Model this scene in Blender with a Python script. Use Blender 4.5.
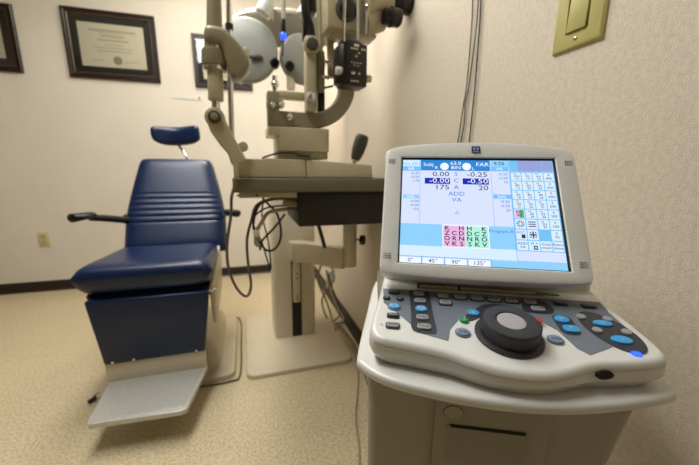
import bpy, bmesh, math, random
from mathutils import Vector, Matrix
PI = math.pi
R = math.radians
random.seed(7)
scene = bpy.context.scene
for o in list(bpy.data.objects):
    bpy.data.objects.remove(o)
COL = scene.collection

# ------------------------------------------------------------------ camera, world, lights, exposure
F_PX, CX, CY, CAM_H = 325.0, 349.5, 232.5, 1.0
yaw, pitch, roll = R(17.774), R(-11.091), R(0.713)
fw = Vector((math.sin(yaw)*math.cos(pitch), math.cos(yaw)*math.cos(pitch), math.sin(pitch)))
rt = Vector((math.cos(yaw), -math.sin(yaw), 0))
up = rt.cross(fw)
rt, up = math.cos(roll)*rt+math.sin(roll)*up, math.cos(roll)*up-math.sin(roll)*rt
EYE = Vector((0, 0, CAM_H))
cam_d = bpy.data.cameras.new('camera')
cam = bpy.data.objects.new('camera', cam_d)
COL.objects.link(cam)
cam.matrix_world = Matrix(((rt.x, up.x, -fw.x, 0), (rt.y, up.y, -fw.y, 0), (rt.z, up.z, -fw.z, CAM_H), (0, 0, 0, 1)))
cam_d.sensor_width = 36
cam_d.lens = F_PX/699*36
cam_d.clip_start = 0.02
cam_d.dof.use_dof = True
cam_d.dof.focus_distance = 0.45
cam_d.dof.aperture_fstop = 4.2
scene.camera = cam

scene.view_settings.view_transform = 'Standard'
scene.view_settings.look = 'None'
scene.view_settings.gamma = 1
scene.view_settings.use_curve_mapping = False
scene.view_settings.exposure = 0.1

w = bpy.data.worlds.new('world'); scene.world = w
w.use_nodes = True
w.node_tree.nodes['Background'].inputs[0].default_value = (0.9, 0.85, 0.75, 1)
w.node_tree.nodes['Background'].inputs[1].default_value = 0.05

def area(name, loc, sx, sy, power, col, rot=(0, 0, 0)):
    d = bpy.data.lights.new(name, 'AREA')
    d.shape = 'RECTANGLE'; d.size = sx; d.size_y = sy; d.energy = power; d.color = col
    o = bpy.data.objects.new(name, d); o.location = loc; o.rotation_euler = rot
    COL.objects.link(o)
    return o
LIGHTS = ((-0.20, 2.05), (-0.50, 0.98))
area('ceiling_lamp_light', (*LIGHTS[0], 2.56), 0.55, 1.15, 22, (1, 0.93, 0.84))
area('ceiling_lamp_light', (*LIGHTS[1], 2.56), 0.55, 1.15, 25, (0.95, 0.97, 1.0))
# the stand's own overhead lamp, above the frame of the photograph, shining down by the corner
sp = bpy.data.lights.new('stand_lamp_light', 'SPOT')
sp.energy = 40; sp.color = (1, 0.90, 0.80); sp.spot_size = R(140); sp.spot_blend = 0.9; sp.shadow_soft_size = 0.06
so = bpy.data.objects.new('stand_lamp_light', sp); so.location = (0.0, 1.95, 2.02); COL.objects.link(so)
so.rotation_euler = (R(14), R(-38), 0)

def at(px, py, y):
    """point of the room seen at a given spot of the photograph, at distance y from the camera wall"""
    k = fw+rt*((px-CX)/F_PX)-up*((py-CY)/F_PX)
    return EYE+k*(y/k.y)

# ------------------------------------------------------------------ materials
MATS = {}
def mat(name, col, rough=0.5, metal=0.0, emit=None, noise=0, nscale=40, bump=0, bscale=200, spec=None, var=None, coat=0, trans=0):
    m = bpy.data.materials.new(name); m.use_nodes = True
    nt = m.node_tree; b = nt.nodes['Principled BSDF']
    c = tuple(((x/12.92) if x <= 0.04045 else ((x+0.055)/1.055)**2.4) for x in col)+(1,)
    b.inputs['Base Color'].default_value = c
    b.inputs['Roughness'].default_value = rough
    b.inputs['Metallic'].default_value = metal
    if spec is not None: b.inputs['Specular IOR Level'].default_value = spec
    if coat: b.inputs['Coat Weight'].default_value = coat; b.inputs['Coat Roughness'].default_value = 0.08
    if trans: b.inputs['Transmission Weight'].default_value = trans
    if emit:
        b.inputs['Emission Color'].default_value = c
        b.inputs['Emission Strength'].default_value = emit
    tc = nt.nodes.new('ShaderNodeTexCoord')
    n = nt.nodes.new('ShaderNodeTexNoise'); n.inputs['Scale'].default_value = nscale; n.inputs['Detail'].default_value = 5
    nt.links.new(tc.outputs['Object'], n.inputs['Vector'])
    mix = nt.nodes.new('ShaderNodeMixRGB')
    k = noise or 0.03
    c2 = tuple(x*(1-k) for x in c[:3])+(1,) if var is None else tuple(((x/12.92) if x <= 0.04045 else ((x+0.055)/1.055)**2.4) for x in var)+(1,)
    ramp = nt.nodes.new('ShaderNodeValToRGB'); ramp.color_ramp.elements[0].position = 0.4; ramp.color_ramp.elements[1].position = 0.62
    nt.links.new(n.outputs['Fac'], ramp.inputs[0])
    nt.links.new(ramp.outputs[0], mix.inputs[0])
    mix.inputs[1].default_value = c; mix.inputs[2].default_value = c2
    if not emit:
        nt.links.new(mix.outputs[0], b.inputs['Base Color'])
    if bump:
        n2 = nt.nodes.new('ShaderNodeTexNoise'); n2.inputs['Scale'].default_value = bscale; n2.inputs['Detail'].default_value = 3
        nt.links.new(tc.outputs['Object'], n2.inputs['Vector'])
        bp = nt.nodes.new('ShaderNodeBump'); bp.inputs['Strength'].default_value = bump; bp.inputs['Distance'].default_value = 0.002
        nt.links.new(n2.outputs['Fac'], bp.inputs['Height'])
        nt.links.new(bp.outputs[0], b.inputs['Normal'])
    MATS[name] = m
    return m
M_wall = mat('painted_wall', (0.865, 0.845, 0.80), 0.75, noise=0.04, nscale=3, bump=0.3, bscale=200)
M_wallr = mat('textured_wall', (0.87, 0.83, 0.76), 0.65, noise=0.10, nscale=120, bump=0.5, bscale=420)
M_walld = mat('tan_wall', (0.60, 0.54, 0.45), 0.8)
M_ceil = mat('ceiling_paint', (0.90, 0.88, 0.83), 0.9)
M_base = mat('dark_vinyl', (0.13, 0.085, 0.065), 0.45)
M_blue = mat('blue_vinyl', (0.01, 0.12, 0.27), 0.33, noise=0.15, nscale=60, bump=0.10, bscale=350)
M_cream = mat('cream_enamel', (0.84, 0.80, 0.71), 0.38)
M_slit = mat('beige_enamel', (0.70, 0.66, 0.54), 0.34)
M_slitd = mat('shaded_khaki_enamel', (0.52, 0.49, 0.38), 0.4)  # slit lamp's beige with shadow put into the colour; also tints small parts
M_platec = mat('base_enamel', (0.80, 0.755, 0.66), 0.4)
M_alu = mat('brushed_aluminium', (0.80, 0.80, 0.78), 0.30, 0.25, noise=0.12, nscale=90)
M_chrome = mat('chrome', (0.85, 0.85, 0.85), 0.13, 1.0)
M_black = mat('black_plastic', (0.022, 0.022, 0.022), 0.35)
M_blackm = mat('matte_black_paint', (0.07, 0.06, 0.05), 0.6)
M_tabledge = mat('taupe_laminate', (0.42, 0.40, 0.31), 0.5)
M_drawer = mat('dark_brown_metal', (0.12, 0.10, 0.075), 0.5)
M_dgreen = mat('dark_rubber', (0.24, 0.25, 0.20), 0.55)
M_white = mat('off_white_plastic', (0.90, 0.915, 0.90), 0.34, noise=0.02, bump=0.12, bscale=900)
M_whites = mat('white_plastic_smooth', (0.85, 0.86, 0.845), 0.30, noise=0.02)
M_cart = mat('shaded_cart_plastic', (0.63, 0.62, 0.56), 0.45, noise=0.02)  # same plastic as the tray, darkened: the front's shade is in the colour
M_cartd = mat('shaded_cart_panel', (0.60, 0.59, 0.53), 0.45, noise=0.02)  # door plastic, its shade likewise mixed into the base colour
M_gap = mat('dark_gap', (0.05, 0.05, 0.05), 0.7)
M_pgray = mat('blue_grey_overlay', (0.43, 0.47, 0.52), 0.45)
M_pdark = mat('charcoal_overlay', (0.19, 0.20, 0.23), 0.42)
M_bgray = mat('grey_key', (0.60, 0.61, 0.62), 0.4)
M_bcyan = mat('blue_key', (0.22, 0.64, 0.90), 0.35)
M_bgreen = mat('green_key', (0.08, 0.60, 0.30), 0.35)
M_bsteel = mat('steel_blue_key', (0.48, 0.57, 0.66), 0.35)
M_knob = mat('charcoal_rubber', (0.17, 0.175, 0.19), 0.45)
M_cap = mat('grey_knob_cap', (0.66, 0.64, 0.66), 0.45)
M_led = mat('blue_led', (0.10, 0.25, 1.0), 0.4, emit=3.0)
M_red = mat('red_key', (0.75, 0.25, 0.15), 0.4)
M_ink = mat('dark_ink', (0.06, 0.07, 0.09), 0.6)
M_inkw = mat('white_ink', (0.80, 0.80, 0.78), 0.6)
M_logo = mat('logo_blue', (0.09, 0.24, 0.55), 0.4)
M_ivory = mat('ivory_plastic', (0.74, 0.71, 0.45), 0.38)
M_wood = mat('dark_wood', (0.13, 0.06, 0.04), 0.35, noise=0.4, nscale=30)
M_fillet = mat('lighter_brown_fillet', (0.30, 0.24, 0.17), 0.35)  # lighter brown strip along the inner edge of each frame
M_matb = mat('green_black_mat', (0.085, 0.115, 0.10), 0.7)
M_paper = mat('certificate_paper', (0.95, 0.93, 0.82), 0.8)
M_papink = mat('faded_ink', (0.82, 0.79, 0.68), 0.8)
M_phor = mat('light_grey_enamel', (0.55, 0.56, 0.53), 0.45)
M_phor2 = mat('pale_grey_enamel', (0.62, 0.61, 0.56), 0.45)
M_cable = mat('black_cable', (0.10, 0.095, 0.085), 0.5)
M_cableg = mat('beige_cable', (0.60, 0.56, 0.46), 0.5)
M_cableo = mat('grey_cable', (0.34, 0.32, 0.28), 0.5)
M_lampw = mat('lit_diffuser', (1.0, 0.96, 0.88), 0.5, emit=2.5)
M_gold = mat('stylus_metal', (0.70, 0.66, 0.56), 0.35, 0.4)
M_outlet = mat('almond_plastic', (0.80, 0.74, 0.58), 0.45)
M_lens = mat('dark_glass', (0.03, 0.03, 0.04), 0.08)
def glass():
    m = bpy.data.materials.new('picture_glass'); m.use_nodes = True
    nt = m.node_tree; nt.nodes.clear()
    o = nt.nodes.new('ShaderNodeOutputMaterial'); g = nt.nodes.new('ShaderNodeBsdfGlossy'); t = nt.nodes.new('ShaderNodeBsdfTransparent')
    f = nt.nodes.new('ShaderNodeFresnel'); x = nt.nodes.new('ShaderNodeMixShader')
    g.inputs['Roughness'].default_value = 0.02; f.inputs[0].default_value = 1.5
    nt.links.new(f.outputs[0], x.inputs[0]); nt.links.new(t.outputs[0], x.inputs[1]); nt.links.new(g.outputs[0], x.inputs[2]); nt.links.new(x.outputs[0], o.inputs[0])
    return m
M_glass = glass()
def floor_mat():
    m = bpy.data.materials.new('speckled_vinyl_tile'); m.use_nodes = True
    nt = m.node_tree; b = nt.nodes['Principled BSDF']; L = nt.links.new
    tc = nt.nodes.new('ShaderNodeTexCoord')
    n1 = nt.nodes.new('ShaderNodeTexNoise'); n1.inputs['Scale'].default_value = 110; n1.inputs['Detail'].default_value = 4
    n2 = nt.nodes.new('ShaderNodeTexVoronoi'); n2.inputs['Scale'].default_value = 60
    n3 = nt.nodes.new('ShaderNodeTexNoise'); n3.inputs['Scale'].default_value = 2.5
    for n in (n1, n2, n3): L(tc.outputs['Object'], n.inputs['Vector'])
    r1 = nt.nodes.new('ShaderNodeValToRGB')
    r1.color_ramp.elements[0].position = 0.34; r1.color_ramp.elements[0].color = (0.44, 0.36, 0.21, 1)
    r1.color_ramp.elements[1].position = 0.56; r1.color_ramp.elements[1].color = (0.66, 0.57, 0.38, 1)
    L(n1.outputs['Fac'], r1.inputs[0])
    br = nt.nodes.new('ShaderNodeTexBrick'); br.offset = 0; br.inputs['Scale'].default_value = 1
    br.inputs['Brick Width'].default_value = 0.305; br.inputs['Row Height'].default_value = 0.305; br.inputs['Mortar Size'].default_value = 0.0012
    br.inputs['Color1'].default_value = (1, 1, 1, 1); br.inputs['Color2'].default_value = (0.95, 0.95, 0.94, 1); br.inputs['Mortar'].default_value = (0.90, 0.88, 0.84, 1)
    L(tc.outputs['Object'], br.inputs['Vector'])
    mx = nt.nodes.new('ShaderNodeMixRGB'); mx.blend_type = 'MULTIPLY'; mx.inputs[0].default_value = 1
    L(r1.outputs[0], mx.inputs[1]); L(br.outputs['Color'], mx.inputs[2])
    L(mx.outputs[0], b.inputs['Base Color'])
    b.inputs['Roughness'].default_value = 0.32
    return m
M_floor = floor_mat()

# ------------------------------------------------------------------ mesh builder
OFF = {}
FRAME = {}
def ROT(z=0, x=0, y=0):
    return Matrix.Rotation(z, 4, 'Z') @ Matrix.Rotation(x, 4, 'X') @ Matrix.Rotation(y, 4, 'Y')
class MB:
    def __init__(s):
        s.bm = bmesh.new(); s.mats = []
    def mi(s, m):
        if m not in s.mats: s.mats.append(m)
        return s.mats.index(m)
    def merge(s, tb, m, X=None):
        if X is not None: tb.transform(X)
        i = s.mi(m)
        for f in tb.faces: f.material_index = i
        me = bpy.data.meshes.new('tmp'); tb.to_mesh(me); tb.free()
        s.bm.from_mesh(me); bpy.data.meshes.remove(me)
        return s
    def box(s, lo, hi, m, bev=0.0, seg=2, X=None, vert_only=False):
        tb = bmesh.new(); bmesh.ops.create_cube(tb, size=1)
        lo = Vector(lo); hi = Vector(hi); d = hi-lo; c = (hi+lo)/2
        for v in tb.verts: v.co = Vector((v.co.x*d.x+c.x, v.co.y*d.y+c.y, v.co.z*d.z+c.z))
        if bev:
            es = [e for e in tb.edges if not vert_only or abs((e.verts[0].co-e.verts[1].co).z) > 1e-6]
            bmesh.ops.bevel(tb, geom=es, offset=bev, segments=seg, affect='EDGES', profile=0.5)
        return s.merge(tb, m, X)
    def hexa(s, pts, m, bev=0.0, seg=2, X=None):
        """8 points: bottom loop of 4 then top loop of 4"""
        tb = bmesh.new(); v = [tb.verts.new(p) for p in pts]
        for f in ((3, 2, 1, 0), (4, 5, 6, 7), (0, 1, 5, 4), (1, 2, 6, 5), (2, 3, 7, 6), (3, 0, 4, 7)):
            tb.faces.new([v[i] for i in f])
        bmesh.ops.recalc_face_normals(tb, faces=tb.faces)
        if bev: bmesh.ops.bevel(tb, geom=list(tb.edges), offset=bev, segments=seg, affect='EDGES', profile=0.5)
        return s.merge(tb, m, X)
    def cone(s, p0, p1, r0, r1, m, seg=24, bev=0):
        p0 = Vector(p0); p1 = Vector(p1); d = p1-p0
        tb = bmesh.new(); bmesh.ops.create_cone(tb, cap_ends=True, segments=seg, radius1=r0, radius2=r1, depth=d.length)
        if bev:
            es = [e for e in tb.edges if abs(e.verts[0].co.z-e.verts[1].co.z) < 1e-7]
            bmesh.ops.bevel(tb, geom=es, offset=bev, segments=2, affect='EDGES', profile=0.5)
        X = Matrix.Translation((p0+p1)/2) @ d.to_track_quat('Z', 'Y').to_matrix().to_4x4()
        return s.merge(tb, m, X)
    def cyl(s, p0, p1, r, m, seg=24, bev=0):
        return s.cone(p0, p1, r, r, m, seg, bev)
    def ball(s, c, r, m, X=None, seg=20):
        tb = bmesh.new(); bmesh.ops.create_uvsphere(tb, u_segments=seg, v_segments=seg//2, radius=1)
        if not hasattr(r, '__len__'): r = (r, r, r)
        Y = Matrix.Translation(c) @ (X or Matrix()) @ Matrix.Diagonal((*r, 1))
        return s.merge(tb, m, Y)
    def tube(s, pts, r, m, seg=10, smooth=True, n=8):
        P = [Vector(p) for p in pts]
        if smooth and len(P) > 2:
            Q = []
            for i in range(len(P)-1):
                a = P[max(i-1, 0)]; b = P[i]; c = P[i+1]; d = P[min(i+2, len(P)-1)]
                for k in range(n):
                    t = k/n
                    Q.append(0.5*((2*b)+(c-a)*t+(2*a-5*b+4*c-d)*t*t+(3*b-a-3*c+d)*t**3))
            Q.append(P[-1]); P = Q
        tb = bmesh.new(); rings = []
        nrm = None
        for i, p in enumerate(P):
            t = (P[min(i+1, len(P)-1)]-P[max(i-1, 0)]).normalized()
            if nrm is None:
                nrm = t.orthogonal().normalized()
            nrm = (nrm-t*nrm.dot(t)).normalized()
            bn = t.cross(nrm)
            rr = r(i/(len(P)-1)) if callable(r) else r
            rings.append([tb.verts.new(p+nrm*rr*math.cos(2*PI*k/seg)+bn*rr*math.sin(2*PI*k/seg)) for k in range(seg)])
        for a, b in zip(rings, rings[1:]):
            for k in range(seg):
                tb.faces.new((a[k], a[(k+1) % seg], b[(k+1) % seg], b[k]))
        tb.faces.new(rings[0][::-1]); tb.faces.new(rings[-1])
        return s.merge(tb, m)
    def loft(s, loops, m, X=None, caps=True):
        tb = bmesh.new(); L = [[tb.verts.new(p) for p in l] for l in loops]
        n = len(L[0])
        for a, b in zip(L, L[1:]):
            for k in range(n): tb.faces.new((a[k], a[(k+1) % n], b[(k+1) % n], b[k]))
        if caps: tb.faces.new(L[0][::-1]); tb.faces.new(L[-1])
        bmesh.ops.recalc_face_normals(tb, faces=tb.faces)
        return s.merge(tb, m, X)
    def prism(s, poly, z0, z1, m, X=None, rb=0.0, rt=0.0):
        """poly: xy outline; inset bevels at bottom and top"""
        def inset(d):
            if d == 0: return [Vector(p) for p in poly]
            n = len(poly); out = []
            A = sum(poly[i][0]*poly[(i+1) % n][1]-poly[(i+1) % n][0]*poly[i][1] for i in range(n))
            sg = 1 if A > 0 else -1
            for i in range(n):
                p = Vector(poly[i]); a = (p-Vector(poly[i-1])); b = (Vector(poly[(i+1) % n])-p)
                a = a.normalized() if a.length > 1e-9 else b.normalized(); b = b.normalized() if b.length > 1e-9 else a
                na = Vector((-a.y, a.x))*sg; nb = Vector((-b.y, b.x))*sg
                h = (na+nb); h = h.normalized() if h.length > 1e-6 else na
                out.append(p+h*(d/max(0.5, h.dot(na))))
            return out
        L = []
        if rb:
            for k in range(4):
                t = k/3*PI/2; L.append([(p.x, p.y, z0+rb*(1-math.cos(t))) for p in inset(rb*(1-math.sin(t)))])
        else: L.append([(p[0], p[1], z0) for p in poly])
        if rt:
            for k in range(4):
                t = k/3*PI/2; L.append([(p.x, p.y, z1-rt*(1-math.sin(t))) for p in inset(rt*(1-math.cos(t)))])
        else: L.append([(p[0], p[1], z1) for p in poly])
        return s.loft(L, m, X)
    def text(s, body, size, m, X, align='CENTER', depth=0.0, yalign='CENTER', off=0.0):
        c = bpy.data.curves.new('t', 'FONT'); c.body = body; c.size = size; c.align_x = align; c.align_y = yalign
        c.extrude = depth; c.offset = off; c.resolution_u = 2
        o = bpy.data.objects.new('t', c); COL.objects.link(o)
        dg = bpy.context.evaluated_depsgraph_get(); dg.update()
        me = bpy.data.meshes.new_from_object(o.evaluated_get(dg))
        tb = bmesh.new(); tb.from_mesh(me)
        bpy.data.objects.remove(o); bpy.data.curves.remove(c); bpy.data.meshes.remove(me)
        return s.merge(tb, m, X)
    def build(s, name, parent=None, ang=38):
        me = bpy.data.meshes.new(name)
        vs = [v.co for v in s.bm.verts]
        lo = Vector((min(v[i] for v in vs) for i in range(3))); hi = Vector((max(v[i] for v in vs) for i in range(3)))
        c = (lo+hi)/2
        if parent is None: c = Vector((c.x, c.y, lo.z))
        s.bm.transform(Matrix.Translation(-c))
        s.bm.to_mesh(me); s.bm.free()
        for m in s.mats: me.materials.append(m)
        for p in me.polygons: p.use_smooth = True
        me.set_sharp_from_angle(angle=R(ang))
        o = bpy.data.objects.new(name, me); COL.objects.link(o)
        if parent is not None:
            o.parent = parent; o.location = c-OFF[parent]
        else: o.location = c
        OFF[o] = c
        return o
def tag(o, label=None, cat=None, group=None, kind=None):
    if label: o['label'] = label
    if cat: o['category'] = cat
    if group: o['group'] = group
    if kind: o['kind'] = kind
    return o
def thing(name, loc, label, cat, rz=0, group=None, local=False):
    o = bpy.data.objects.new(name, None); COL.objects.link(o)
    o.empty_display_size = 0.05
    o.location = loc; o.rotation_euler = (0, 0, rz)
    OFF[o] = Vector((0, 0, 0)) if local else Vector(loc)
    return tag(o, label, cat, group)
def rrect(x0, x1, y0, y1, r, n=6):
    P = []
    for cx, cy, a in ((x1-r, y1-r, 0), (x0+r, y1-r, 90), (x0+r, y0+r, 180), (x1-r, y0+r, 270)):
        for k in range(n+1):
            t = R(a+90*k/n); P.append((cx+r*math.cos(t), cy+r*math.sin(t)))
    return P
def ell(cx, cy, rx, ry, n=32, rot=0):
    return [(cx+rx*math.cos(t)*math.cos(rot)-ry*math.sin(t)*math.sin(rot), cy+rx*math.cos(t)*math.sin(rot)+ry*math.sin(t)*math.cos(rot)) for t in [2*PI*k/n for k in range(n)]]
def smoothpoly(pts, n=5):
    P = [Vector(p) for p in pts]; out = []
    N = len(P)
    for i in range(N):
        a, b, c, d = P[i-1], P[i], P[(i+1) % N], P[(i+2) % N]
        for k in range(n):
            t = k/n
            q = 0.5*((2*b)+(c-a)*t+(2*a-5*b+4*c-d)*t*t+(3*b-a-3*c+d)*t**3)
            out.append((q.x, q.y))
    return out

# ------------------------------------------------------------------ the room
XR, YB, XL, YF, ZC = 0.60, 3.12, -2.30, -1.60, 2.60
def slab(name, lo, hi, m):
    b = MB(); b.box(lo, hi, m); o = b.build(name); tag(o, kind='structure'); return o
slab('floor', (XL-.1, YF-.1, -.1), (XR+.1, YB+.1, 0), M_floor)
slab('ceiling', (XL-.1, YF-.1, ZC), (XR+.1, YB+.1, ZC+.1), M_ceil)
slab('wall_back', (XL-.1, YB, 0), (XR+.1, YB+.1, ZC), M_wall)
slab('wall_right', (XR, YF-.1, 0), (XR+.1, YB, ZC), M_wallr)
slab('wall_left', (XL-.1, YF-.1, 0), (XL, YB, ZC), M_walld)
slab('wall_front', (XL, YF-.1, 0), (XR, YF, ZC), M_walld)
def baseboard(name, x0, y0, x1, y1, nx, ny):
    b = MB(); h, t = 0.083, 0.008
    prof = [(0, 0), (t+.010, 0), (t+.006, .006), (t, .012), (t, h-.004), (t-.003, h), (0, h)]
    b.loft([[(x+nx*a, y+ny*a, z) for a, z in prof] for x, y in ((x0, y0), (x1, y1))], M_base)
    tag(b.build(name), kind='structure')
baseboard('baseboard_back', XL, YB, XR, YB, 0, -1)
baseboard('baseboard_right', XR, YF, XR, YB, -1, 0)
baseboard('baseboard_left', XL, YF, XL, YB, 1, 0)

# ------------------------------------------------------------------ ceiling lights (above the picture)
for i, (x, y) in enumerate(LIGHTS):
    t = thing('ceiling_light', (x, y, ZC), ['recessed fluorescent ceiling panel above the exam chair', 'recessed fluorescent ceiling panel above the screen console'][i], 'ceiling light', group='ceiling panels')
    b = MB()
    for lo, hi in (((-.34, -.64), (-.29, .64)), ((.29, -.64), (.34, .64)), ((-.29, -.64), (.29, -.59)), ((-.29, .59), (.29, .64))):
        b.box((x+lo[0], y+lo[1], ZC-.02), (x+hi[0], y+hi[1], ZC), M_white)
    b.build('frame', t)
    b = MB(); b.box((x-.29, y-.59, ZC-.012), (x+.29, y+.59, ZC-.002), M_lampw); b.build('diffuser', t)

# ------------------------------------------------------------------ framed diplomas on the back wall
def diploma(x0, x1, z0, z1, label, fw_=0.042, mw=0.045, tilt=0.0, seal=True):
    cx, cz = (x0+x1)/2, (z0+z1)/2; yb = YB
    t = thing('framed_diploma', (cx, yb, z0), label, 'picture frame', group='framed diplomas on the back wall')
    w_, h_ = (x1-x0)/2, (z1-z0)/2
    X = Matrix.Translation((cx, yb, cz)) @ Matrix.Rotation(R(-tilt), 4, 'Y') @ Matrix(((1, 0, 0, 0), (0, 0, -1, 0), (0, 1, 0, 0), (0, 0, 0, 1)))
    # local: x right, y up, z out of the wall (towards -Y of the room)
    def ring(xa, ya, xb, yb_, z):
        return [(-xa, -ya, z), (xa, -ya, z), (xa, ya, z), (-xa, ya, z)]
    b = MB()
    prof = [(0, 0.001), (0, .020), (.006, .026), (.016, .026), (.022, .021), (.030, .021), (fw_-.006, .015), (fw_, .009), (fw_, .001)]
    L = [[(-w_+d, -h_+d, z), (w_-d, -h_+d, z), (w_-d, h_-d, z), (-w_+d, h_-d, z)] for d, z in prof]
    b.loft(L, M_wood, X, caps=False)
    f = b.build('frame', t)
    b = MB()
    L = [[(-w_+d, -h_+d, z), (w_-d, -h_+d, z), (w_-d, h_-d, z), (-w_+d, h_-d, z)] for d, z in ((fw_-.012, .0185), (fw_-.007, .0195), (fw_-.002, .0165))]
    b.loft(L, M_fillet, X, caps=False); b.build('gilt_fillet', f)
    b = MB(); b.box((-w_+fw_-.003, -h_+fw_-.003, .002), (w_-fw_+.003, h_-fw_+.003, .006), M_matb, X=X); b.build('mat', t)
    b = MB(); a, c = w_-fw_-mw, h_-fw_-mw
    b.box((-a, -c, .006), (a, c, .007), M_paper, X=X)
    def line(u0, u1, v, th):
        b.box((u0*a, v*c-th/2, .007), (u1*a, v*c+th/2, .0072), M_papink, X=X)
    for u0, u1, v, th in ((-.7, .75, .68, .016), (-.35, .4, .42, .008), (-.45, .5, .25, .012), (-.25, .3, .05, .006), (-.6, .6, -.1, .006), (-.5, .55, -.25, .008), (-.7, -.3, -.7, .006), (.3, .72, -.7, .006)):
        line(u0, u1, v, th)
    b.text('Diploma', .045, M_papink, X @ Matrix.Translation((0, c*.52, .0073)))
    if seal:
        b.loft([[(p[0], p[1], z) for p in ell(.02, -c*.66, .03, .03, 24)] for z in (.007, .0076)], M_gold, X)
    b.build('certificate', t)
    b = MB(); b.box((-w_+fw_-.001, -h_+fw_-.001, .0095), (w_-fw_+.001, h_-fw_+.001, .0105), M_glass, X=X); b.build('glass', t)
    return t
diploma(-1.205, -0.605, 1.652, 2.128, 'largest framed diploma, whole in view in the middle of the back wall', tilt=0.9)
diploma(-2.05, -1.482, 1.645, 2.085, 'framed diploma at the far left, mostly cut off by the picture edge', tilt=0.9)
diploma(-0.352, 0.098, 1.650, 2.052, 'framed diploma partly hidden behind the vertical headrest tube of the slit lamp', fw_=.032, mw=.035, tilt=0.9)
# small paper sign under the third frame
b = MB(); p0, p1 = at(172, 96, YB), at(203, 100, YB)
b.box((p0.x, YB-.004, 1.545), (p1.x, YB-.0005, 1.578), M_whites)
b.box((p1.x-.035, YB-.0045, 1.553), (p1.x-.02, YB-.004, 1.570), M_red)
b.box((p0.x+.02, YB-.0045, 1.556), (p1.x-.06, YB-.004, 1.560), M_papink)
tag(b.build('wall_sign'), 'narrow white sign strip on the back wall below the third diploma', 'sign')
# outlet on the back wall
t = thing('wall_outlet', (-1.53, YB, .365), 'beige duplex wall outlet on the back wall left of the blue chair', 'outlet')
b = MB(); b.box((-1.567, YB-.006, .365), (-1.493, YB-.0003, .482), M_outlet, .003); b.build('cover_plate', t)
for z in (.395, .447):
    b = MB(); b.prism(rrect(-1.546, -1.514, z-.017, z+.017, .01), .006, .009, M_ivory, Matrix(((1, 0, 0, 0), (0, 0, -1, YB), (0, 1, 0, 0), (0, 0, 0, 1))))
    for dx in (-.007, .007): b.box((-1.53+dx-.0015, YB-.0095, z-.004), (-1.53+dx+.0015, YB-.009, z+.006), M_gap)
    b.build('socket', t)
b = MB(); b.cyl((-1.53, YB-.006, .421), (-1.53, YB-.0075, .421), .003, M_chrome, 12); b.build('screw', t)

# ------------------------------------------------------------------ light switch on the right wall
def wx(y, z, out): return (XR-out, y, z)
sw0, sw1, swz0, swz1 = 0.452, 0.550, 1.2265, 1.375
t = thing('light_switch', (XR, .5, swz0), 'yellowish ivory rocker light switch high on the right wall', 'light switch')
XW = Matrix(((0, 0, -1, XR), (-1, 0, 0, 0), (0, 1, 0, 0), (0, 0, 0, 1)))   # local x -> -Y, y -> Z, z -> out of the wall
b = MB()
def sring(d, z, xa=-sw1, xb=-sw0, za=swz0, zb=swz1): return [(xa+d, za+d, z), (xb-d, za+d, z), (xb-d, zb-d, z), (xa+d, zb-d, z)]
b.loft([sring(0, .0005), sring(0, .003), sring(.002, .0055), sring(.006, .0065), [(-.5235, swz0+.027, .0065), (-.4800, swz0+.027, .0065), (-.4800, swz1-.027, .0065), (-.5235, swz1-.027, .0065)],
        [(-.5235, swz0+.027, .002), (-.4800, swz0+.027, .002), (-.4800, swz1-.027, .002), (-.5235, swz1-.027, .002)]], M_ivory, XW)
b.build('cover_plate', t)
b = MB()
b.hexa([(-.520, swz0+.0285, .001), (-.483, swz0+.0285, .001), (-.483, swz1-.0285, .001), (-.520, swz1-.0285, .001),
        (-.520, swz0+.0285, .0105), (-.483, swz0+.0285, .0105), (-.483, swz1-.0285, .0045), (-.520, swz1-.0285, .0045)], M_ivory, .001, 2, XW)
b.build('rocker', t)
b = MB(); b.box((-.5233, swz0+.0272, .0021), (-.4802, swz1-.0272, .0026), M_gap, X=XW); b.build('rocker_gap', t)
for z in (swz0+.0145, swz1-.0145):
    b = MB(); b.ball((-.5015, z, .0065), (.0038, .0038, .0018), M_chrome, seg=14); b.bm.transform(XW); b.build('screw', t)

# wall cables hanging on the right wall
def wall_cable(pts, r, label, m=M_cable):
    (y0, z0, _), (y1, z1, _) = pts[0], pts[-1]
    pts = [(y0-.02, ZC-.001, 0), (y0-.01, 2.0, 0)]+pts+[(y1+.01, z1-.3, 0), (y1+.02, .09, 0)]
    b = MB(); b.tube([Vector((XR-.006-dx, y, z)) for y, z, dx in pts], r, m, 8)
    return tag(b.build('wall_cable'), label, 'cable', 'cables down the right wall')
def wy(px, py):
    k = fw+rt*((px-CX)/F_PX)-up*((py-CY)/F_PX); q = EYE+k*((XR-.006)/k.x); return q.y, q.z
def wc(L): return [(*wy(px, py), dx) for px, py, dx in L]
bot = wy(455, 200)
wall_cable(wc([(475, -60, 0), (472, 20, 0), (467, 85, .001), (464, 105, .002), (459, 135, 0), (452, 175, 0), (448, 215, 0)]), .0016, 'thin black cable on the right wall, leftmost of the three')
wall_cable(wc([(482, -60, 0), (477, 20, 0), (469, 85, 0), (465.5, 104, .001), (464, 125, 0), (459, 155, 0), (455, 215, 0)]), .0016, 'thin black cable on the right wall, middle one bunched with its neighbour')
wall_cable(wc([(484, -60, 0), (480, 20, 0), (475, 85, 0), (471, 125, 0), (468, 155, 0), (464, 215, 0)]), .0018, 'black cable on the right wall, rightmost and running straight down')

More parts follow.
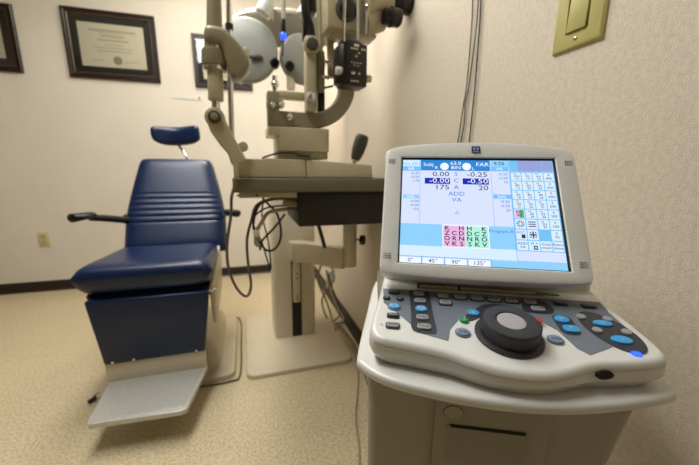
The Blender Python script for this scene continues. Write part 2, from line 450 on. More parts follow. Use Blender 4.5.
# ------------------------------------------------------------------ blue examination chair
def slab_cushion(name, parent, fn, nu, nv, m, X=None):
    """fn(u,v,side)->point, u,v in 0..1, side 1 front / 0 back"""
    b = MB(); tb = bmesh.new(); g = {}
    for s_ in (0, 1):
        for i in range(nu+1):
            for j in range(nv+1):
                edge = i in (0, nu) or j in (0, nv)
                if s_ == 0 and edge: continue
                g[s_, i, j] = tb.verts.new(fn(i/nu, j/nv, s_))
    def V(s_, i, j): return g.get((s_, i, j)) or g[1, i, j]
    for s_ in (0, 1):
        for i in range(nu):
            for j in range(nv):
                q = [V(s_, i, j), V(s_, i+1, j), V(s_, i+1, j+1), V(s_, i, j+1)]
                tb.faces.new(q if s_ else q[::-1])
    bmesh.ops.recalc_face_normals(tb, faces=tb.faces)
    b.merge(tb, m, X)
    return b.build(name, parent, 60)
def ed(u, k=6): return 1-abs(2*u-1)**k
XC = -.375
chair = thing('examination_chair', (XC, 1.82, 0), 'blue vinyl eye examination chair with headrest and tilted metal footplate', 'chair')
# base
b = MB(); b.prism(rrect(-.672, -.088, 1.50, 2.16, .045), 0.0, .026, M_platec, rt=.008); b.build('base_plate', chair)
b = MB()
L = []
for z, i in ((.026, 0), (.10, .012), (.15, .05), (.17, .085)):
    L.append([(x, y, z) for x, y in rrect(-.56+i, -.155-i, 1.56+i, 2.13-i, .05)])
b.loft(L, M_platec); b.build('pedestal_cover', chair)
b = MB()
b.box((XC-.12, 1.66, .16), (XC+.12, 2.0, .34), M_cream, .02)
b.box((XC-.15, 1.60, .33), (XC+.15, 2.02, .46), M_cream, .015); b.build('lift_column', chair)
b = MB(); b.box((-.595, 1.45, .455), (-.155, 1.93, .497), M_blackm, .01); b.build('seat_pan', chair)
b = MB(); b.hexa([(-.168, 1.50, .30), (-.150, 1.50, .30), (-.150, 1.90, .34), (-.168, 1.90, .34), (-.168, 1.44, .50), (-.146, 1.44, .50), (-.146, 1.95, .60), (-.168, 1.95, .60)], M_cream, .006); b.build('side_cover', chair)
b = MB(); b.hexa([(-.608, 1.50, .40), (-.590, 1.50, .40), (-.590, 1.90, .40), (-.608, 1.90, .40), (-.612, 1.44, .50), (-.590, 1.44, .50), (-.590, 1.95, .60), (-.612, 1.95, .60)], M_blackm, .006); b.build('side_cover', chair)
# seat
def seat_fn(u, v, s_):
    x = -.638+.490*u; wv = 1-.04*v
    x = -.389+(x+.389)*(wv)+.012*v
    y = 1.375+.53*v
    cu = ed(u, 12)**.6 if 0 < u < 1 else 0; cv = ed(v, 8)**.6 if 0 < v < 1 else 0
    e = cu*cv
    z = .578-.028*v; y += .018*(1-e)*(1 if v < .2 else 0)
    if s_: return (x, y, z+.056*e-.010*math.sin(PI*v)*math.sin(PI*u))
    return (x, y+.012*(1-v), z-(.074-.014*v)*min(1, e*1.1))
slab_cushion('seat', chair, seat_fn, 28, 28, M_blue)
# backrest
def back_fn(u, v, s_):
    # v 0 bottom .. 1 top
    hw = .248-.004*v-.062*max(0, (v-.36)/.64)**1.3
    if v > .93: hw -= .012*((v-.93)/.07)**2
    xm = -.358-.004*v
    x = xm+(2*u-1)*hw
    y0, z0_ = 1.875+.235*v, .545+.492*v
    ny, nz = -.90, .43
    cu = max(0, ed(u, 9))**.5; cv = max(0, ed(v, 14))**.5; e = cu*cv
    if s_:
        d = .048*e
        if .25 < v < .60:
            k = (v-.25)/.35*6
            gr = abs((k % 1)-.5)*2
            d -= .006*max(0, gr-.6)*2.5*min(1, e)*min(1, ed(u, 10)*1.2)
        d += -.006*math.sin(PI*v)
        return (x, y0+ny*d, z0_+nz*d)
    d = .045*min(1, e*1.2)
    return (x, y0-ny*d, z0_-nz*d)
slab_cushion('backrest', chair, back_fn, 28, 84, M_blue)
b = MB(); b.hexa([(-.50, 1.93, .50), (-.22, 1.93, .50), (-.22, 1.97, .50), (-.50, 1.97, .50), (-.46, 2.13, .93), (-.26, 2.13, .93), (-.26, 2.16, .93), (-.46, 2.16, .93)], M_blackm, .008); b.build('back_frame', chair)
# headrest
hp = b = MB(); a0 = at(187, 158, 2.13); a1 = at(177, 143, 2.19)
b.tube([a0+Vector((.005, .03, -.10)), a0, a1, a1+Vector((-.02, .0, .04))], .0075, M_chrome, 10); b.build('headrest_post', chair)
hc = at(177, 135.5, 2.16)
def head_fn(u, v, s_):
    x = (2*u-1)*.126; z = (2*v-1)*.058
    e = (max(0, ed(u, 6))*max(0, ed(v, 4)))**.5
    y = -.030*e-.03*(2*u-1)**2+.012*math.sin(PI*u) if s_ else .034*e-.03*(2*u-1)**2
    a_ = 2*u-1; c_ = 2*v-1; x *= 1-.10*c_**6-(.10 if c_ < 0 and a_ < 0 else 0)*c_*c_; z *= .90-.16*a_**6; z += .010*a_**2-.004
    return hc+Matrix.Rotation(R(-4), 3, 'Y') @ Vector((x, y, z))
slab_cushion('headrest', chair, head_fn, 24, 14, M_blue)
# armrests
for side in (-1, 1):
    if side < 0:
        A = [at(126, 220, 1.93), at(108, 218.5, 1.86), at(90, 217.5, 1.80)]; pd = (at(94, 216.0, 1.80), at(69, 217.5, 1.70)); piv = at(131, 219, 1.97)
    else:
        A = [at(219, 214, 1.99), at(225, 213.5, 1.96), at(231, 213.5, 1.92)]; pd = (at(226, 212.5, 1.95), at(238, 212.5, 1.60+.25)); piv = at(216, 214, 2.0)
    arm = MB(); arm.tube([piv, *A], lambda t: .019-.003*t, M_blackm if side < 0 else M_alu, 12)
    arm.cyl(piv+Vector((-.02*side, 0, 0)), piv+Vector((.03*side, 0, 0)), .026, M_blackm, 20, .004)
    ao = arm.build('armrest', chair)
    p = MB(); d = (pd[1]-pd[0]); L_ = d.length; ang = math.atan2(d.y, d.x)
    loops = []
    for k in range(11):
        s_ = k/10; wdt = .026+.012*math.sin(PI*min(1, s_*1.1+.05)); wdt *= (1 if 0 < k < 10 else .35); hh = .013+.008*s_; hh *= (1 if 0 < k < 10 else .4)
        loops.append([(s_*L_, wdt*math.cos(q), -.004*s_+hh*math.sin(q)) for q in [2*PI*j/16 for j in range(16)]])
    p.loft(loops, M_black, Matrix.Translation(pd[0]+Vector((0, 0, .008))) @ Matrix.Rotation(ang, 4, 'Z'))
    p.build('arm_pad', ao)
# leg rest, kick plate, footplate
b = MB()
def legx(z): t_ = (z-.215)/(.49-.215); return (-.577-.026*t_, -.200+.034*t_)
zb, zt = .207, .492
(l0, r0), (l1_, r1_) = legx(zb), legx(zt)
b.hexa([(l0, 1.425, zb), (r0, 1.425, zb), (r0, 1.47, zb), (l0, 1.47, zb), (l1_, 1.40, zt), (r1_, 1.40, zt), (r1_, 1.455, zt), (l1_, 1.455, zt)], M_blue, .008, 3); b.build('leg_rest', chair)
b = MB(); b.box((-.40, 1.455, .25), (-.36, 1.60, .40), M_blackm, .006); b.build('leg_rest_hinge', chair)
for x in (-.545, -.47, -.235): b = MB(); b.cyl((x, 1.428, .218), (x, 1.421, .218), .005, M_chrome, 12); b.build('bolt', chair)
b = MB(); b.cyl((-.185, 1.43, .478), (-.14, 1.45, .482), .006, M_chrome, 12); b.build('hinge_pin', chair)
b = MB(); b.hexa([(-.578, 1.432, .122), (-.200, 1.432, .122), (-.200, 1.444, .122), (-.578, 1.444, .122), (-.576, 1.432, .213), (-.200, 1.432, .213), (-.200, 1.444, .213), (-.576, 1.444, .213)], M_cream, .003); b.build('kick_plate', chair)
b = MB(); b.prism([(-.586, 1.445), (-.570, 1.425), (-.5595, 1.205), (-.552, 1.192), (-.262, 1.172), (-.243, 1.180), (-.199, 1.425), (-.199, 1.445)], .108, .126, M_alu, rt=.002)
fp = b.build('footplate', chair)
b = MB()
for k in range(26):
    y = 1.205+k*.0085
    t_ = (y-1.18)/(1.43-1.18)
    b.box((-.548-.022*t_, y, .126), (-.258+.052*t_, y+.005, .1272), M_alu)
b.build('tread', fp)
b = MB(); b.tube([(-.65, 1.53, .020), (-.665, 1.51, .014), (-.680, 1.497, .010)], .009, M_blackm, 10); b.build('levelling_foot', chair)

# ------------------------------------------------------------------ instrument stand with table
st = thing('instrument_stand', (.25, 1.85, 0), 'cream instrument stand column with swing-arm table carrying the slit lamp', 'instrument stand')
b = MB(); b.prism(rrect(-.036, .50, 1.465, 2.15, .04), 0, .022, M_platec, rt=.006); b.build('base_plate', st)
YC0 = 1.785
b = MB()
b.prism(rrect(at(274, 300, YC0).x, at(315.5, 300, YC0).x, YC0, 2.0, .02), .022, .885, M_cream, rt=.01); col = b.build('column', st)
s0 = at(290.5, 241, YC0); s1 = at(302.5, 335, YC0)
b = MB(); b.box((s0.x, YC0-.002, s1.z), (s1.x-.002, YC0+.001, s0.z), M_blackm); b.build('slot', col)
b = MB(); ca, cb2 = s0.x+.006, s1.x-.010
b.box((ca, YC0-.028, at(296, 301, YC0).z), (cb2, YC0-.0015, s0.z-.05), M_cream, .008)
for py in (272, 277, 294, 297): b.cyl((.5*(ca+cb2), YC0-.0285, at(296, py, YC0).z), (.5*(ca+cb2), YC0-.031, at(296, py, YC0).z), .0045, M_black, 12)
b.build('actuator', st)
# support arm: from the slot to the round post
pc = at(351.5, 250, 1.52)
b = MB()
za, zb = at(293, 265, 1.72).z, at(293, 243, 1.72).z
pa = Vector((s0.x+.004, 1.80, 0)); 
pts0 = [(at(292.5, 250, 1.72).x, 1.72), (at(305, 250, 1.70).x, 1.70), (at(322, 250, 1.62).x, 1.62), (at(342, 250, 1.53).x, 1.53)]
pts1 = [(pc.x+.01, 1.57), (.40, 1.66), (.32, 1.76), (.245, 1.82), (.205, 1.82)]
poly = pts0+pts1
b.prism(poly, za+.012, zb, M_cream, rb=.006, rt=.006); b.build('support_arm', st)
b = MB(); b.cyl((pc.x, 1.55, at(348, 268, 1.52).z), (pc.x, 1.55, .82), .036, M_cream, 32, .006)
b.build('table_post', st)
kb = at(363, 240, 1.5)
b = MB(); b.cyl((pc.x+.03, 1.53, kb.z), (kb.x-.012, 1.5, kb.z), .006, M_chrome, 12); b.cyl((kb.x-.014, 1.51, kb.z), (kb.x+.010, 1.495, kb.z), .025, M_black, 22, .008); b.build('clamp_knob', st)
TY0, TY1 = 1.20, 1.62
TL = at(232, 180, TY0).x; TR_ = .575
TZ1 = at(240, 178.3, TY0).z; TZ0 = at(240, 193, TY0).z
b = MB(); b.prism(rrect(TL, TR_, TY0, TY1, .022), TZ0, TZ1, M_tabledge, rb=.008, rt=.004); tabletop = b.build('table_top', st)
b = MB(); b.box((TL+.02, TY0+.02, TZ0-.020), (at(297, 200, TY0+.02).x, TY1-.04, TZ0), M_slit, .003)
b.build('under_rail', st)
for px in (238, 257): b = MB(); q = at(px, 196, TY0+.019); b.cyl((q.x, TY0+.021, TZ0-.010), (q.x, TY0+.018, TZ0-.010), .004, M_black, 10); b.build('screw', st)
dq0, dq1 = at(298.5, 194.5, TY0+.03), at(298.5, 227, TY0+.03)
b = MB(); b.box((dq0.x, TY0+.03, dq1.z), (.57, TY1-.03, TZ0+.002), M_drawer, .004)
b.box((dq0.x+.004, TY0+.0285, TZ0-.012), (.565, TY0+.03, TZ0-.008), M_gap); b.build('power_box', st)
b = MB(); q0, q1 = at(318, 224, 1.45), at(325, 248, 1.45); b.cyl(q0+Vector((-.01, 0, .04)), q1, .009, M_black, 14, .003); b.build('lock_lever', st)

# ------------------------------------------------------------------ slit lamp on the table
YS = 1.42
sl = thing('slit_lamp', (.2, YS, TZ1), 'beige slit lamp microscope standing on the swing-arm table', 'slit lamp')
bx0, bx1 = at(233.5, 170, TY0+.02).x, at(373.5, 170, TY0+.02).x
bzt = at(300, 159, TY0+.02).z; bztr = at(366, 165, TY0+.02).z
mx = at(306.5, 170, TY0+.02).x
b = MB()
b.hexa([(bx0, TY0+.02, TZ1+.001), (mx-.001, TY0+.02, TZ1+.001), (mx-.001, TY1-.03, TZ1+.001), (bx0, TY1-.03, TZ1+.001),
        (bx0+.004, TY0+.03, bzt), (mx-.001, TY0+.03, bzt), (mx-.001, TY1-.04, bzt), (bx0+.004, TY1-.04, bzt)], M_slit, .006, 3)
b.hexa([(mx+.001, TY0+.02, TZ1+.001), (bx1, TY0+.02, TZ1+.001), (bx1, TY1-.03, TZ1+.001), (mx+.001, TY1-.03, TZ1+.001),
        (mx+.001, TY0+.03, bzt), (bx1-.003, TY0+.03, bztr), (bx1-.003, TY1-.04, bztr), (mx+.001, TY1-.04, bzt)], M_slit, .006, 3)
b.build('base_housing', sl)
def bp(px0, py0, px1, py1, y0, y1, m, bev=.004, mb=None):
    """box filling a spot of the photo between two real depths"""
    a, c = at(px0, py0, y0), at(px1, py1, y0)
    b_ = mb or MB(); b_.box((min(a.x, c.x), y0, min(a.z, c.z)), (max(a.x, c.x), y1, max(a.z, c.z)), m, bev)
    return b_
b = bp(277, 149, 328, 159.5, 1.27, 1.42, M_slit, .004)
b.build('cross_slide', sl)
b = MB()
q = at(299, 140, 1.25)
bz0, bz1 = at(300, 151, 1.25).z, at(300, 127.5, 1.25).z
xa_, xb_ = at(277, 140, 1.25).x, at(330, 140, 1.25).x; xc_ = at(268, 130, 1.25).x; zm = at(270, 135, 1.25).z
b.prism(rrect(xa_, xb_, 1.25, 1.42, .018), bz0, bz1, M_slit, rt=.004)
b.prism(rrect(xc_, xb_-.03, 1.252, 1.418, .018), zm, bz1-.0005, M_slit, rt=.003)
b.build('rotating_base', sl)
# C-shaped arm bracket
def swept(pts, y0, y1, th, m, name, parent, n=8):
    """band of thickness th along a path in the x-z plane"""
    P = [Vector(p) for p in pts]; Q = []
    for i in range(len(P)-1):
        a = P[max(i-1, 0)]; b_ = P[i]; c = P[i+1]; d = P[min(i+2, len(P)-1)]
        for k in range(n):
            t = k/n; Q.append(0.5*((2*b_)+(c-a)*t+(2*a-5*b_+4*c-d)*t*t+(3*b_-a-3*c+d)*t**3))
    Q.append(P[-1])
    L = []
    for i, p in enumerate(Q):
        t = (Q[min(i+1, len(Q)-1)]-Q[max(i-1, 0)]); t.y = 0; t.normalize(); nn = Vector((-t.z, 0, t.x)); h = th/2; r_ = .005
        sec = []
        for (a, yy) in ((-h+r_, y0), (h-r_, y0), (h, y0+r_), (h, y1-r_), (h-r_, y1), (-h+r_, y1), (-h, y1-r_), (-h, y0+r_)):
            sec.append(Vector((p.x, yy, p.z))+nn*a)
        L.append(sec)
    mb = MB(); mb.loft(L, m); return mb.build(name, parent)
ya = 1.27
swept([at(268, 118, ya), at(295, 119.5, ya), at(318, 120, ya), at(335, 113, ya), at(346, 98, ya), at(348.5, 80, ya), at(348.5, 55, ya), at(347, 20, ya)], ya, ya+.05, .058, M_slitd, 'microscope_arm', sl)
b = bp(267, 90, 280, 127, ya-.005, ya+.06, M_slitd, .006)
b.build('arm_pivot', sl)
b = bp(278, 90, 306, 100, ya+.02, ya+.06, M_slit, .004); b.build('lamp_arm_link', sl)
# small chrome adjusters
for px, py, r_ in ((281, 104, .014), (289, 116.5, .014), (272, 104.5, .012)):
    b = MB(); q = at(px, py, ya-.012); b.cyl(q, q+Vector((0, .03, 0)), r_, M_chrome, 20, .002); b.ball(q+Vector((0, -.002, 0)), (r_*.5, .003, r_*.5), M_alu); b.build('adjuster_knob', sl)
b = MB()
b.cyl(at(266, 104.5, ya+.02), at(284, 104.5, ya+.02), .010, M_chrome, 16)
b.build('cross_shaft', sl)
b = bp(318, 90, 325, 112, ya+.015, ya+.05, M_black, .003); b.build('filter_housing', sl)
# illumination tower with round black knob and chrome knob
b = bp(305.5, 34, 317, 112, ya-.03, ya+.02, M_slit, .008); 
b = bp(317, 50, 325, 92, ya-.01, ya+.03, M_slitd, .004, b); b.build('lamp_tower', sl)
b = MB(); q = at(312, 44.5, ya-.045); b.cyl(q+Vector((0, .018, 0)), q, .030, M_slit, 28, .004); b.cyl(q+Vector((0, .002, 0)), q+Vector((0, -.012, 0)), .0205, M_dgreen, 28, .003); b.build('slit_width_knob', sl)
b = MB(); q = at(311.5, 97, ya-.045); b.cyl(q+Vector((0, .02, 0)), q, .018, M_alu, 24, .003); b.cyl(q, q+Vector((0, -.010, 0)), .011, M_chrome, 20, .003); b.build('chrome_knob', sl)
b = MB(); b.tube([at(304, -20, ya), at(306, 12, ya), at(310, 26, ya), at(311, 36, ya)], .016, M_black, 12); b = bp(303, 12, 309, 41, ya, ya+.03, M_black, .004, b); b = bp(306, -10, 317, 12, ya, ya+.05, M_black, .005, b); b.build('lamp_cap', sl)
b = MB(); b.cyl(at(321, 70, ya), at(318, -20, ya), .010, M_slit, 14); b.build('guide_rod', sl)
b = MB()
b.cyl(at(331, 78, ya+.02), at(330, 30, ya+.02), .014, M_slit, 14); b.build('guide_rod', sl)
b = MB(); b.cyl(at(322, 76, ya-.01), at(329, 78.5, ya-.01), .006, M_chrome, 12); b.build('tilt_pin', sl)
b = MB(); b.ball(at(328, 62, ya-.01), .009, M_chrome); b.build('tilt_ball', sl)
b = MB(); b.cyl(at(333, 86, ya-.01), at(324, 88, ya-.01), .004, M_black, 10); b.build('tilt_latch', sl)
# microscope body
ym = 1.17
b = bp(327, -30, 366, 33, ym, ym+.10, M_slit, .012)
b = bp(334, 28, 377, 38, ym+.01, ym+.09, M_slit, .006, b)
bodyo = b.build('microscope_body', sl)
b = MB()
b.cone(at(360, 4, ym+.04), at(389, 2, ym+.04), .092, .054, M_slit, 32, .006)
b.cone(at(364, 22, ym+.02), at(383, 20, ym+.02), .049, .036, M_slit, 24, .004); b.build('binocular_tube', sl)
b = MB(); q = at(347, 9, ym-.008)
b.cyl(q+Vector((0, .02, 0)), q, .038, M_dgreen, 32, .004); b.cyl(q, q+Vector((0, -.006, 0)), .026, M_black, 28, .002); b.build('magnification_dial', sl)
b = MB(); q = at(367.5, 7.5, ym-.02); b.ball(q, (.010, .010, .014), M_chrome); b.tube([q+Vector((0, 0, -.01)), at(366.5, 22, ym-.018), at(366, 34, ym-.012)], .004, M_alu, 8); b.build('locking_lever', sl)
for i, (pa_, pb_, r_) in enumerate((((389, 1, 0), (408, 3, 0), .040), ((383, 16, -.05), (397, 18, -.05), .031))):
    y_ = ym+.02+pa_[2]
    b = MB(); A_, B_ = at(pa_[0], pa_[1], y_), at(pb_[0], pb_[1], y_)
    b.cone(A_, B_, r_*.8, r_, M_black, 28, .006)
    b.cyl(A_*.55+B_*.45, A_*.35+B_*.65, r_*1.02, M_blackm, 28, .002)
    b.cone(B_, B_+(B_-A_).normalized()*.012, r_, r_*.85, M_black, 28, .003)
    b.build('eyepiece', sl)
# black box hanging from two chrome rods
yk = 1.135
b = MB()
k0, k1 = at(340.5, 38.5, yk), at(353, 84, yk); k2, k3 = at(367, 41, yk+.0), at(366, 86, yk)
zt_, zb_ = at(350, 38, yk).z, at(350, 85, yk).z
xl_, xm_, xr_ = at(340.5, 60, yk+.05).x, at(344, 60, yk).x, at(367, 60, yk+.01).x
XK = Matrix.Translation((xm_, yk, 0)) @ Matrix.Rotation(R(4), 4, 'Z')
wK = xr_-xm_
b.box((0, 0, zb_), (wK, .075, zt_-.012), M_black, .003, X=XK)
b.hexa([(.004, .004, zt_-.013), (wK-.004, .004, zt_-.013), (wK-.004, .07, zt_-.013), (.004, .07, zt_-.013), (.012, .012, zt_), (wK-.03, .012, zt_), (wK-.03, .06, zt_), (.012, .06, zt_)], M_black, .002, 2, XK)
b.hexa([(-.016, .03, zb_+.01), (0, .004, zb_+.004), (0, .07, zb_+.004), (-.014, .07, zb_+.01), (-.016, .03, zt_-.02), (0, .004, zt_-.016), (0, .07, zt_-.016), (-.014, .07, zt_-.02)], M_black, .002, 2, XK)
kbx = b.build('tonometer_box', sl)
b = MB()
XT = XK @ Matrix(((1, 0, 0, 0), (0, 0, -1, -.0006), (0, 1, 0, 0), (0, 0, 0, 1)))
for (v, s_, tx) in ((.80, .0125, 'MADE IN USA'), (.70, .010, 'MODEL T'), (.60, .010, 'CAUTION'), (.46, .008, 'SEE MANUAL'), (.28, .014, '10  20'), (.12, .010, 'PATENTED')):
    pass
for (v, u0, u1, h_) in ((.80, .28, .95, .006), (.715, .45, .75, .005), (.64, .35, .85, .005), (.50, .30, .8, .0025), (.44, .4, .7, .0025), (.27, .32, .48, .008), (.27, .62, .82, .006), (.10, .3, .8, .005)):
    n_ = max(2, int((u1-u0)*wK/.009)); H_ = zt_-zb_
    for k in range(n_):
        a_ = u0+(u1-u0)*k/n_
        if random.random() < .12: continue
        b.box((a_*wK, zb_+v*H_-h_/2, 0), (a_*wK+.0062, zb_+v*H_+h_/2, .0005), M_papink, X=XT)
b.box((.42*wK, zt_-.022, 0), (.62*wK, zt_-.015, .0008), M_paper, X=XT)
b.build('printed_label', kbx)
b = MB(); q = at(338.5, 71, yk+.02); b.cyl(q+Vector((-.010, 0, 0)), q+Vector((.018, 0, 0)), .014, M_alu, 20, .003)
b.build('thumb_screw', kbx)
b = MB(); q = at(369, 79, yk+.03); b.cyl(q+Vector((-.012, 0, 0)), q+Vector((.008, 0, 0)), .012, M_cream, 20, .003); b.build('thumb_screw', kbx)
b = MB(); b.cyl(at(345.5, -25, yk+.01), at(343.5, 42, yk+.01), .0058, M_chrome, 12); b.build('hanging_rod', sl); b = MB(); b.cyl(at(358, -25, yk+.02), at(358, 40, yk+.02), .0048, M_alu, 12); b.build('hanging_rod', sl)
# joystick
b = MB(); j0, j1 = at(355, 160, 1.34), at(362.5, 137, 1.34)
ax = (j1-j0)
b.tube([j0-ax*.25, j0], .010, M_slit, 12, smooth=False)
b.tube([j0, j0+ax*.2, j0+ax*.5, j0+ax*.8, j0+ax*1.02, j0+ax*1.06], lambda t: .013+.016*math.sin(min(1, t*1.02+.10)*PI*.78), M_dgreen, 20); b.build('joystick', sl)
# thin cable across the base
b = MB(); b.tube([at(262, 159, 1.235), at(266, 156.5, 1.235), at(280, 153, 1.235), at(300, 153.5, 1.235), at(309, 155, 1.235)], .0035, M_cable, 8); b.cyl(at(296, 154, 1.23), at(310, 156, 1.23), .007, M_dgreen, 12); b.build('lamp_lead', sl)
# head rest frame at the patient's end
yh = 1.17
b = MB()
L = []
def path_bar(P, W, y0, y1, m, mb, n=6):
    """bar along px path with half-widths W"""
    Q = [at(x, z, y0) for x, z in P]
    loops = []
    for i, p in enumerate(Q):
        t = (Q[min(i+1, len(Q)-1)]-Q[max(i-1, 0)]).normalized(); nn = Vector((-t.z, 0, t.x)).normalized(); h = W[i]; r_ = min(.006, h*.5)
        loops.append([Vector((p.x, yy, p.z))+nn*a for a, yy in ((-h+r_, y0), (h-r_, y0), (h, y0+r_), (h, y1-r_), (h-r_, y1), (-h+r_, y1), (-h, y1-r_), (-h, y0+r_))])
    mb.loft(loops, m); return mb
path_bar([(214, 115), (219, 128), (227, 141), (234, 151), (239, 162)], [.028, .029, .026, .022, .026], yh, yh+.035, M_slit, b)
q = at(214.5, 117, yh); b.cyl(q+Vector((0, .035, 0)), q, .031, M_slit, 28, .006)
b.cyl(q+Vector((0, 0, 0)), q+Vector((0, -.012, 0)), .020, M_dgreen, 24, .003); b.cyl(q+Vector((0, -.011, 0)), q+Vector((0, -.016, 0)), .011, M_slitd, 16, .002)
b = bp(232.5, 154, 239, 179, yh, yh+.028, M_slit, .005, b)
q = at(243, 146.5, yh+.03); b.cyl(q+Vector((0, .03, 0)), q, .017, M_slit, 18, .004)
b.build('head_frame_bracket', sl)
yc = yh+.018
b = MB(); b.cyl(at(216, 112, yc), at(215.7, 98, yc), .013, M_chrome, 20); b.build('chrome_stem', sl)
b = MB(); b.cyl(at(216, 101, yc), at(215, 70, yc), .0235, M_slit, 28, .003); b.build('lower_sleeve', sl)
b = MB(); b.cyl(at(215, 71, yc), at(215, 66.5, yc), .034, M_chrome, 32, .003); b.cyl(at(215, 66.5, yc), at(214.7, 50.5, yc), .0365, M_slitd, 40, .002); b.cyl(at(214.7, 50.5, yc), at(214.6, 44, yc), .030, M_chrome, 32, .003)
for k in range(40):
    t_ = 2*PI*k/40; o_ = Vector((math.cos(t_)*.0365, math.sin(t_)*.0365, 0)); b.cyl(at(215, 65.5, yc)+o_, at(214.7, 51.5, yc)+o_, .0014, M_slitd, 5)
b.build('knurled_ring', sl)
b = MB(); b.cone(at(214.4, 29, yc), at(213.5, -40, yc), .0235, .0175, M_slitd, 32); b.build('head_frame_tube', sl)
# chin rest cup plate (curved plate reaching from the tube)
b = MB()
A_ = [at(206, 28, yh), at(222, 29, yh), at(231, 36, yh), (at(242, 48, yh)), at(249, 62, yh)]
B_ = [at(247, 72, yh), at(240, 79, yh), at(231, 77, yh), at(225, 60, yh), at(220, 47, yh), at(206, 43, yh)]
P_ = [(p.x, p.z) for p in A_+B_]
XP = Matrix(((1, 0, 0, 0), (0, 0, -1, yh+.062), (0, 1, 0, 0), (0, 0, 0, 1)))
b.prism(smoothpoly(P_, 5), 0, .085, M_slitd, XP, rb=.01, rt=.014); b.build('chin_rest', sl)
b = bp(242, 46, 250, 72, yh+.05, yh+.10, M_slit, .008); b.build('chin_rest_end', sl)
b = MB(); q = at(229, 50, yh+.005); b.cyl(q+Vector((0, .01, 0)), q, .007, M_chrome, 14); b.build('set_screw', sl)
b = MB(); b.cyl(at(232.5, 160, 1.40), at(230, 72, 1.40), .0105, M_chrome, 16); b.cyl(at(229.5, 60, 1.40), at(229, -30, 1.40), .0105, M_chrome, 16); b.cyl(at(229.4, 30, 1.40), at(229.3, 24, 1.40), .014, M_black, 16); b.build('fixation_rod', sl)

# ------------------------------------------------------------------ phoropter behind the slit lamp
yp = 1.80
ph = thing('phoropter', at(275, 55, yp), 'grey phoropter with two round lens discs hanging behind the slit lamp', 'phoropter')
def disc(px, py, rx, y, m, name, tiltz=0, tiltx=0, th=.05, sx=1.0):
    c = at(px, py, y)
    b = MB(); X = Matrix.Translation(c) @ ROT(R(tiltz), R(90+tiltx)) @ Matrix.Diagonal((1, sx, 1, 1))
    loops = []
    for r_, z in ((rx*.90, -th/2), (rx*.97, -th/2+.006), (rx, -th/2+.016), (rx, th/2-.016), (rx*.97, th/2-.006), (rx*.90, th/2), (rx*.3, th/2+.004)):
        loops.append([(r_*math.cos(2*PI*k/48), r_*math.sin(2*PI*k/48), z) for k in range(48)])
    b.loft(loops, m, X); return b.build(name, ph), X
d1, X1 = disc(247, 51, .148, yp, M_phor, 'lens_disc', -10, 0)
d2, X2 = disc(303, 60, .124, yp+.03, M_phor, 'lens_disc', 10, 0)
for par, px, py, y_ in ((d1, 275, 62.5, yp-.05), (d2, 290, 65.5, yp-.04)):
    b = MB(); q = at(px, py, y_); b.cyl(q+Vector((0, .04, 0)), q, .024, M_black, 24, .004); b.cyl(q, q+Vector((0, -.002, 0)), .015, M_lens, 20); b.build('lens_aperture', par)
b = MB(); q = at(256, 57, yp-.045); b.ball(q, (.033, .012, .015), M_dgreen); b.build('scale_window', d1)
q = at(288, 29, yp+.10)
b = MB(); X = Matrix.Translation(q) @ ROT(R(-8), R(-44))
b.loft([[(r_*math.cos(2*PI*k/48)*1.12, r_*math.sin(2*PI*k/48)*.36, z) for k in range(48)] for r_, z in ((.24, -.02), (.262, -.012), (.265, .0), (.262, .014), (.24, .022), (.1, .03))], M_phor2, X)
b.build('top_housing', ph)
b = MB(); b.cyl(at(283.5, -30, yp-.18), at(283.5, 20, yp-.18), .010, M_phor2, 14); b = bp(281, 18, 286, 33, yp-.20, yp-.17, M_black, .003, b); b.cyl(at(283.3, 34, yp-.185), at(282.5, 56, yp-.185), .004, M_black, 8); b.build('near_point_rod', ph)
b = MB(); b.ball(at(283.3, 36, yp-.20), (.014, .012, .016), M_led); b.build('blue_light', ph)
b = MB(); b.cyl(at(303, 17, yp-.1), at(314, -6, yp-.1), .033, M_whites, 24, .006); b.build('rotary_prism', ph)
b = MB(); b.cyl(at(262, 14, yp-.08), at(272, -8, yp-.08), .034, M_whites, 24, .006); b.build('rotary_prism', ph)
b = MB(); b.cyl(at(291, 90, yp+.02), at(290.5, 50, yp+.02), .022, M_cream, 16, .003); b.ball(at(275, 84, yp-.02), .02, M_chrome); b.cyl(at(275, 92, yp-.02), at(274.5, 76, yp-.02), .012, M_chrome, 14); b.build('cross_cylinder_arm', ph)
b = MB(); q = at(270, 10, yp+.02); b.cyl(q+Vector((0, 0, -.05)), Vector((q.x, q.y, 2.12)), .02, M_phor2, 20, .003)
b.tube([Vector((q.x, q.y, 2.10)), Vector((q.x+.05, q.y+.03, 2.17)), Vector((.05, 1.95, 2.17)), Vector((.3, 1.97, 2.18)), Vector((XR-.03, 2.05, 2.18))], .024, M_cream, 16)
b.box((XR-.03, 1.98, 2.10), (XR-.0005, 2.12, 2.26), M_cream, .01)
b.build('suspension_arm', ph)
lamp = thing('overhead_lamp', (.0, 1.95, 2.05), 'small overhead lamp on the suspension arm above the stand', 'lamp')
b = MB(); b.cone((.0, 1.95, 2.03), (.0, 1.95, 2.15), .075, .035, M_cream, 28, .004); b.build('lamp_shade', lamp)
b = MB(); b.ball((.0, 1.95, 2.075), .024, M_lampw); b.build('bulb', lamp)

